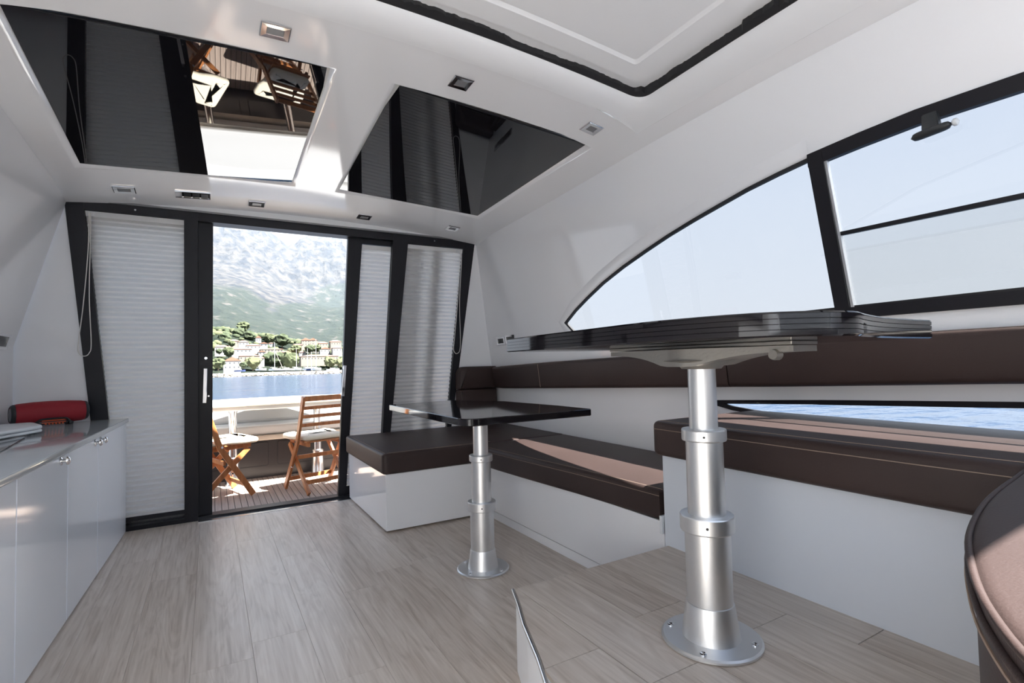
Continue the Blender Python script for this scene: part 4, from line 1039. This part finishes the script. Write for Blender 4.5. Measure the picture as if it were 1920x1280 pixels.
# ------------------------------------------------------------------ sea, shore, town, mountains
TILT = .0115
def fz(y, z=0): return -1.1-TILT*y+z
def sea():
    m = mat('sea_water', (.010, .024, .05), .16, spec=.4)
    t_ = N(m, 'ShaderNodeTexCoord'); mp = N(m, 'ShaderNodeMapping'); mp.inputs['Scale'].default_value = (.5, .9, 1); L(m, t_.outputs['Object'], mp.inputs[0])
    n1 = N(m, 'ShaderNodeTexNoise'); n1.inputs['Scale'].default_value = 1.1; n1.inputs['Detail'].default_value = 5; L(m, mp.outputs[0], n1.inputs['Vector'])
    n2 = N(m, 'ShaderNodeTexNoise'); n2.inputs['Scale'].default_value = .12; n2.inputs['Detail'].default_value = 4; L(m, mp.outputs[0], n2.inputs['Vector'])
    ad = N(m, 'ShaderNodeMath', operation='MULTIPLY_ADD'); ad.inputs[1].default_value = 3; L(m, n2.outputs['Fac'], ad.inputs[0]); L(m, n1.outputs['Fac'], ad.inputs[2])
    bump(m, ad.outputs[0], 1.0, .6)
    bm = B(); ys = [-3000, -600, -100, 0, 60, 200, 560]
    V = [[bm.verts.new((x, y, fz(y))) for x in (-2500, -400, -60, 60, 400, 4000)] for y in ys]
    for a, b in zip(V, V[1:]):
        for i in range(5): bm.faces.new((a[i], a[i+1], b[i+1], b[i]))
    tag(obj('sea', bm, m), 'calm blue rippled sea', kind='structure')
sea()
# hull topsides so the sea does not run through the boat
def ground_h(u, y):
    """height of the land above sea level, u = x / y"""
    s = lambda a, b, v: (lambda q: q*q*(3-2*q))(min(1, max(0, (v-a)/(b-a))))
    ridge = 62-150*max(0, u-.02) if u > .02 else 62
    h = 3*s(540, 560, y)+ridge*s(570, 860, y)-18*s(860, 1100, y)
    low = 300+40*math.sin(u*20+1)
    h += low*s(1100, 2300, y)
    crest = lerp_tab([(-.12, 860), (-.02, 850), (.02, 815), (.06, 790), (.095, 742), (.120, 690), (.135, 688), (.155, 720), (.19, 752), (.23, 770), (.40, 800)], u)
    h += (crest-low-40)*s(2150, 3000, y)
    return h
def terrain():
    bm = B(); ys = [540+i*20 for i in range(30)]+[1140+i*28 for i in range(40)]+[2260+i*16 for i in range(52)]+[3150, 3400, 3800]
    us = [-.12+i*.0042 for i in range(125)]; V = []
    for y in ys:
        V.append([])
        for u in us:
            h = ground_h(u, y); x = u*y
            if y > 1100:
                k = min(1, (y-1100)/900); p = Vector((x*.0022, y*.0016, 1.7))
                h += k*45*(noise.fractal(p, .9, 2.1, 6)); 
                if y > 2200:
                    kk = min(1, (y-2200)/300)
                    rg = 1-abs(noise.noise(Vector((x*.0065+h*.002, y*.0018, 4)))); rg2 = 1-abs(noise.noise(Vector((x*.017, y*.006+h*.004, 9))))
                    h += kk*(70*(rg-.8)+50*(rg2-.8)+26*noise.noise(Vector((x*.05, y*.02, 2))))
            elif y > 580: h += 5*noise.noise(Vector((x*.02, y*.02, 0)))
            V[-1].append(bm.verts.new((x, y, fz(y, h))))
    for a, b in zip(V, V[1:]):
        for i in range(len(us)-1): bm.faces.new((a[i], a[i+1], b[i+1], b[i]))
    m = mat('limestone_and_scrub', (.2, .2, .2), .95, spec=.1)
    g = N(m, 'ShaderNodeNewGeometry'); sp = N(m, 'ShaderNodeSeparateXYZ'); L(m, g.outputs['Position'], sp.inputs[0])
    n1 = N(m, 'ShaderNodeTexNoise'); n1.inputs['Scale'].default_value = .0042; n1.inputs['Detail'].default_value = 7; L(m, g.outputs['Position'], n1.inputs['Vector'])
    n2 = N(m, 'ShaderNodeTexNoise'); n2.inputs['Scale'].default_value = .03; n2.inputs['Detail'].default_value = 6; L(m, g.outputs['Position'], n2.inputs['Vector'])
    # scrub reaches higher on both flanks than in the middle gully: tree line as slope angle against bearing
    def mth(op, a, b, c=None):
        q = N(m, 'ShaderNodeMath', operation=op)
        for k, v in enumerate((a, b, c)):
            if v is None: continue
            if isinstance(v, (int, float)): q.inputs[k].default_value = v
            else: L(m, v, q.inputs[k])
        return q.outputs[0]
    el = mth('DIVIDE', sp.outputs['Z'], sp.outputs['Y']); u_ = mth('DIVIDE', sp.outputs['X'], sp.outputs['Y'])
    thr = mth('MULTIPLY_ADD', mth('ABSOLUTE', mth('SUBTRACT', u_, .095), 0), .42, .100)
    dd = mth('SUBTRACT', mth('MULTIPLY_ADD', n1.outputs['Fac'], .10, mth('SUBTRACT', el, .05)), thr)
    mr = N(m, 'ShaderNodeMapRange'); mr.inputs['From Min'].default_value = -.002; mr.inputs['From Max'].default_value = .008; L(m, dd, mr.inputs['Value'])
    rock = ramp(m, n2.outputs['Fac'], [(.38, c4(.013, .015, .020)), (.50, c4(.033, .032, .031)), (.62, c4(.054, .050, .046))])
    green = ramp(m, n2.outputs['Fac'], [(.35, c4(.010, .015, .011)), (.60, c4(.017, .022, .015)), (.69, c4(.06, .055, .05))])
    mx = N(m, 'ShaderNodeMixRGB'); L(m, mr.outputs[0], mx.inputs[0]); L(m, green.outputs[0], mx.inputs[1]); L(m, rock.outputs[0], mx.inputs[2])
    L(m, mx.outputs[0], BS(m).inputs['Base Color']); bump(m, n2.outputs['Fac'], 1.0, 25)
    tag(obj('mountain', bm, m, smooth=180), 'pale limestone mountain above green lower slopes across the bay', kind='structure')
terrain()
# summer haze over the land behind the town
def haze():
    m = bpy.data.materials.new('summer_haze'); m.use_nodes = True; m.node_tree.nodes.clear()
    v = N(m, 'ShaderNodeVolumeScatter'); v.inputs['Color'].default_value = (.72, .85, 1, 1); v.inputs['Density'].default_value = .00011; v.inputs['Anisotropy'].default_value = .0
    o = N(m, 'ShaderNodeOutputMaterial'); L(m, v.outputs[0], o.inputs['Volume'])
    bm = B(); g = lambda y, z: [(-.12*y, y, z), (.34*y, y, z)]
    a = g(990, -60)+g(3700, -120)[::-1]; b = g(990, 1150)+g(3700, 1150)[::-1]
    hexa(bm, a+b); tag(obj('haze', bm, m), 'pale summer haze in front of the mountain', 'haze', kind='stuff')
haze()
def px(cx, cy, Y): return at(395+cx/7.68, 590+cy/7.68, Y)
PXM = 7.68*FPX
def metres(w, Y): return w/7.68*(Y*.905)/FPX
PLASTER = [mat('plaster_%s' % k, c, .9) for k, c in (('white', (.26, .25, .235)), ('cream', (.22, .185, .15)), ('grey', (.17, .17, .17)))]
TILE = streaky('clay_roof_tiles', (.19, .085, .05), (.25, .125, .085), .9, (1, 1, 1))
PANE = mat('dark_window', (.05, .06, .07), .3)
def house(cx, cy, w, h, Y, label, pl=0, gable=False):
    c = px(cx, cy, Y); W_, H_ = metres(w, Y)/2, metres(h, Y); D = max(4.0, W_*.8); hw = H_*.68
    t = thing('house', label, 'house', c, group='houses of the town across the water')
    bm = B(); box(bm, -W_, W_, 0, 2*D, -6, hw); obj('walls', bm, PLASTER[pl], t, local=True)
    bm = B(); e_ = .35
    if gable:
        v = [bm.verts.new(p) for p in ((-W_-e_, -e_, hw), (W_+e_, -e_, hw), (W_+e_, 2*D+e_, hw), (-W_-e_, 2*D+e_, hw), (0, -e_, H_), (0, 2*D+e_, H_))]
        for q in ((0, 1, 4), (1, 2, 5, 4), (2, 3, 5), (3, 0, 4, 5), (3, 2, 1, 0)): bm.faces.new([v[i] for i in q])
    else:
        k = min(W_*.6, D)
        v = [bm.verts.new(p) for p in ((-W_-e_, -e_, hw), (W_+e_, -e_, hw), (W_+e_, 2*D+e_, hw), (-W_-e_, 2*D+e_, hw), (-W_+k, D, H_), (W_-k, D, H_))]
        for q in ((0, 1, 5, 4), (1, 2, 5), (2, 3, 4, 5), (3, 0, 4), (3, 2, 1, 0)): bm.faces.new([v[i] for i in q])
    obj('roof', bm, TILE, t, local=True)
    n_ = max(2, int(W_*2/3.2)); fl_ = max(1, int(hw/2.9))
    for f in range(fl_):
        for i in range(n_):
            bm = B(); x = -W_+(i+.5)*2*W_/n_; z = (f+.5)*hw/fl_; box(bm, x-.5, x+.5, -.06, .05, z-.65, z+.65)
            obj('window', bm, PANE, t, local=True)
HS = [(160, 520, 170, 85, 650, 'pale house with low tiled roof at the left edge of the town', 0, False), (335, 425, 130, 70, 720, 'cream house high on the slope at the left', 1, False), (475, 440, 130, 72, 685, 'wide pale house with tiled roof beside the tall block', 0, False),
      (688, 392, 72, 92, 760, 'tall narrow white block standing above the other houses', 0, True), (620, 490, 190, 75, 660, 'broad house with pinkish red roof in mid-town', 0, False), (450, 545, 250, 75, 625, 'long white three-storey house left of the big trees', 0, False),
      (765, 455, 105, 62, 700, 'grey gabled house below the tall white block', 2, True), (885, 535, 300, 58, 640, 'long low house with orange roof behind the tall mast', 1, False), (885, 432, 92, 34, 740, 'small grey hip-roofed house above the orange roof', 2, False),
      (310, 785, 215, 175, 552, 'big white waterfront house with gabled orange roof', 0, True), (560, 650, 260, 85, 590, 'wide orange-roofed house behind the waterfront palms', 1, False), (730, 665, 80, 62, 568, 'small white house in front of the dark pine', 0, False),
      (1262, 470, 130, 58, 700, 'flat pale terrace left of the twin-gabled villa', 1, False), (1372, 440, 120, 112, 720, 'left gable of the tall cream villa', 1, True), (1475, 430, 120, 100, 748, 'right gable of the tall cream villa', 1, True),
      (1625, 455, 130, 72, 715, 'pinkish house right of the cream villa', 1, False), (1805, 440, 160, 85, 720, 'pink-roofed house at the right edge of the upper town', 1, False), (1650, 545, 150, 85, 660, 'white gabled house at the right of the town', 0, True),
      (1825, 530, 140, 85, 650, 'white house against the right door stile', 0, False), (1575, 655, 540, 92, 585, 'very long orange-roofed building behind the moored masts', 1, False), (1322, 572, 92, 52, 640, 'small white house left of the long orange roof', 0, False),
      (1090, 582, 115, 66, 612, 'red-roofed house peeking over the round trees', 1, False), (740, 575, 92, 60, 625, 'white house left of the pine crown', 0, True)]
for h_ in HS: house(*h_)
LEAF = [mat('foliage_%d' % i, c, .9, spec=.15) for i, c in enumerate(((.042, .053, .030), (.060, .071, .038), (.082, .09, .048)))]
AVOID = []
TRUNK = mat('bark', (.12, .09, .06), .9)
def crown(seed):
    bm = B(); bmesh.ops.create_icosphere(bm, subdivisions=3, radius=1)
    for v in bm.verts:
        n_ = noise.fractal(v.co*1.6+Vector((seed*7, 0, 0)), .8, 2.2, 4); v.co *= 1+.38*n_; v.co.z *= .85
        v.co += Vector((0, 0, .9))
    me = bpy.data.meshes.new('crown'); bm.to_mesh(me); bm.free(); return me
CROWNS = []
for i in range(3):
    for j in range(2):
        me = crown(i*2+j); me.materials.append(LEAF[i]); CROWNS.append(me)
bm = B(); lathe(bm, [(.10, -.4), (.07, .6)], (0, 0, 0), 7); me_t = bpy.data.meshes.new('trunk'); bm.to_mesh(me_t); bm.free(); me_t.materials.append(TRUNK)
def tree(cx, cy, w, Y, label, k):
    t = thing('tree', label, 'tree', px(cx, cy, Y), group='trees along the far shore'); s = metres(w, Y)/2; t.scale = (s, s, s)
    a = bpy.data.objects.new('crown', CROWNS[k]); COL.objects.link(a); a.parent = t
    b = bpy.data.objects.new('trunk', me_t); COL.objects.link(b); b.parent = t
TR = [(110, 770, 165, 545, 'bright green waterfront tree at the left edge', 2), (125, 560, 80, 640, 'small dark tree below the left house', 0), (255, 590, 140, 600, 'round tree beside the left house', 3), (610, 770, 190, 556, 'low bright tree left of the tall mast', 4), (860, 720, 205, 594, 'dark tall pine left of the tall mast', 0), (980, 740, 225, 575, 'wide dark tree behind the tall mast', 1), (1140, 745, 245, 556, 'broad yellow-green tree right of the tall mast', 3), (1230, 560, 150, 620, 'round tree below the pale terrace', 2), (1720, 745, 170, 556, 'low bright tree at the right by the quay', 5), (1430, 540, 130, 640, 'dark garden tree below the villa', 0), (200, 400, 150, 760, 'dark slope tree at the left of the hill', 1), (420, 330, 160, 800, 'dark slope tree above the left roofs', 0), (560, 370, 150, 780, 'slope tree left of the tall block', 1), (470, 240, 160, 850, 'tall hill tree on the ridge', 2), (840, 400, 150, 780, 'slope tree right of the tall block', 3), (1030, 440, 190, 740, 'wide garden tree above the orange roof', 1), (1530, 530, 120, 650, 'garden tree right of the villa', 2), (1850, 735, 130, 545, 'quay tree against the right door stile', 4), (470, 760, 90, 545, 'small palm-like tree in front of the white house', 1), (300, 450, 90, 690, 'small tree between the left houses', 3)]
for i, (cx, cy, w, Y, lab, k) in enumerate(TR): tree(cx, cy, w, Y, lab, k)
def forest():
    for o in list(bpy.data.objects):
        if o.get('category') == 'house': w_ = max(o.children[0].dimensions); AVOID.extend(Vector((o.location.x, o.location.y+k*w_*.5, w_*.55)) for k in (0, 1))
        if o.get('category') == 'tree': AVOID.append(Vector((o.location.x, o.location.y, o.scale.x*1.3)))
    bm = B(); rnd = random.Random(11)
    for i in range(520):
        y = rnd.uniform(700, 960); u = rnd.uniform(-.05, .27); x = u*y
        if rnd.random() < .3: y = rnd.uniform(600, 700); x = u*y
        g = ground_h(u, y); r = rnd.uniform(3.2, 6.0)
        if any((x-q.x)**2+(y-q.y)**2 < (q.z+r*1.45)**2 for q in AVOID): continue
        ret = bmesh.ops.create_icosphere(bm, subdivisions=2, radius=r)
        for v in ret['verts']:
            v.co *= 1+.35*noise.noise(v.co*.35+Vector((i*3.1, 0, 0))); v.co.z *= .8
            v.co += Vector((x, y, fz(y, g+r*.4)))
        mi = rnd.randrange(3)
        for f in {f for v in ret['verts'] for f in v.link_faces}: f.material_index = mi
    tag(obj('forest', bm, LEAF, smooth=180), 'dense green woodland covering the hill behind the town', 'woodland', kind='stuff')
forest()
# breakwater of pale rocks + quay
def rocks():
    bm = B(); rnd = random.Random(2); m = streaky('pale_rock', (.15, .12, .085), (.26, .225, .18), .9, (1, 1, 1))
    for i in range(700):
        x = rnd.uniform(-40, 150); y = rnd.uniform(526, 538); r = rnd.uniform(.5, 1.3)
        ret = bmesh.ops.create_icosphere(bm, subdivisions=1, radius=r)
        sc = Vector((rnd.uniform(.8, 1.6), 1, rnd.uniform(.6, 1)))
        for v in ret['verts']:
            v.co = Vector((v.co.x*sc.x, v.co.y, v.co.z*sc.z))*(1+.2*noise.noise(v.co+Vector((i, 0, 0)))); v.co += Vector((x, y, fz(y, (y-526)*.22)))
    tag(obj('breakwater_rocks', bm, m), 'pale boulders of the breakwater along the waterline', 'rocks', kind='stuff')
    bm = B(); box(bm, -80, 200, 537, 552, fz(540, -2), fz(540, 3.1)); tag(obj('quay', bm, PLASTER[0]), 'pale quay behind the breakwater', kind='structure')
rocks()
SAILW = mat('boat_white', (.75, .75, .74), .4); SAILB = mat('boat_blue', (.05, .07, .16), .4); MASTM = mat('mast_white', (.72, .72, .70), .4)
def sailboat(cx, cy, top, Y, label, hullm, boom=None, hl=9):
    c = px(cx, cy, Y); t = thing('sailboat', label, 'boat', c, group='boats moored along the quay')
    bm = B(); n_ = 8; sec = []
    for i in range(n_+1):
        s = i/n_; xx = (s-.5)*hl; hw = 1.3*math.sin(PI*min(.93, .12+s*.85))**.6; z1 = 1.1+.5*s
        sec.append([bm.verts.new(p) for p in ((xx, -hw, z1), (xx, -hw*.6, -.3), (xx, hw*.6, -.3), (xx, hw, z1))])
    for a, b in zip(sec, sec[1:]):
        for j in range(4): bm.faces.new((a[j], a[(j+1) % 4], b[(j+1) % 4], b[j]))
    bm.faces.new(sec[0][::-1]); bm.faces.new(sec[-1]); obj('hull', bm, hullm, t, local=True)
    bm = B(); box(bm, -hl*.2, hl*.15, -.8, .8, 1.2, 2.0, .2); obj('coachroof', bm, SAILW, t, local=True)
    H_ = metres(cy-top, Y); bm = B(); lathe(bm, [(.17, 1), (.13, H_)], (0, 0, 0), 8); obj('mast', bm, MASTM, t, local=True)
    bm = B(); bar(bm, (-hl*.4, 0, 2.6), (0, 0, 2.4), .2, .25); obj('boom', bm, MASTM, t, local=True)
    if boom:
        bm = B(); bar(bm, (.1, 0, H_*.72), (boom, 0, 1.2), .25, .25); obj('furled_sail', bm, CREAM_OUT, t, local=True)
sailboat(922, 795, 395, 522, 'sailing boat with the tallest mast and slanting furled sail', SAILW, 7.0, 10)
sailboat(725, 795, 570, 523, 'sailing boat with a short thin mast left of the tallest mast', SAILW)
sailboat(1235, 790, 480, 522, 'sailing boat right of the broad green tree', SAILW)
sailboat(1395, 790, 470, 522, 'sailing boat with mast before the long orange roof', SAILW)
sailboat(1518, 790, 330, 507, 'sailing boat with tall thin mast at the right of the quay', SAILW)
sailboat(1450, 792, 520, 514, 'dark hulled boat moored between two masts', SAILB)
def motorboat(cx, cy, Y, L_, label, m):
    t = thing('motorboat', label, 'boat', px(cx, cy, Y), group='boats moored along the quay')
    bm = B(); sec = []
    for i in range(7):
        s = i/6; hw = 1.2*(1-(s**3)*.9); sec.append([bm.verts.new(p) for p in (((s-.5)*L_, -hw, 1.0+.4*s), ((s-.5)*L_, -hw*.7, -.2), ((s-.5)*L_, hw*.7, -.2), ((s-.5)*L_, hw, 1.0+.4*s))])
    for a, b in zip(sec, sec[1:]):
        for j in range(4): bm.faces.new((a[j], a[(j+1) % 4], b[(j+1) % 4], b[j]))
    bm.faces.new(sec[0][::-1]); bm.faces.new(sec[-1]); obj('hull', bm, m, t, local=True)
    bm = B(); box(bm, -L_*.2, L_*.15, -.8, .8, 1.0, 2.1, .25); obj('cabin', bm, SAILW, t, local=True)
motorboat(420, 815, 520, 9, 'dark blue motorboat at the left of the quay', SAILB)
motorboat(250, 815, 520, 7, 'small white motorboat at the far left of the quay', SAILW)
motorboat(1760, 795, 522, 12, 'white motorboat at the right end of the quay', SAILW)
motorboat(1100, 795, 512, 13, 'long white motorboat below the broad green tree', SAILW)
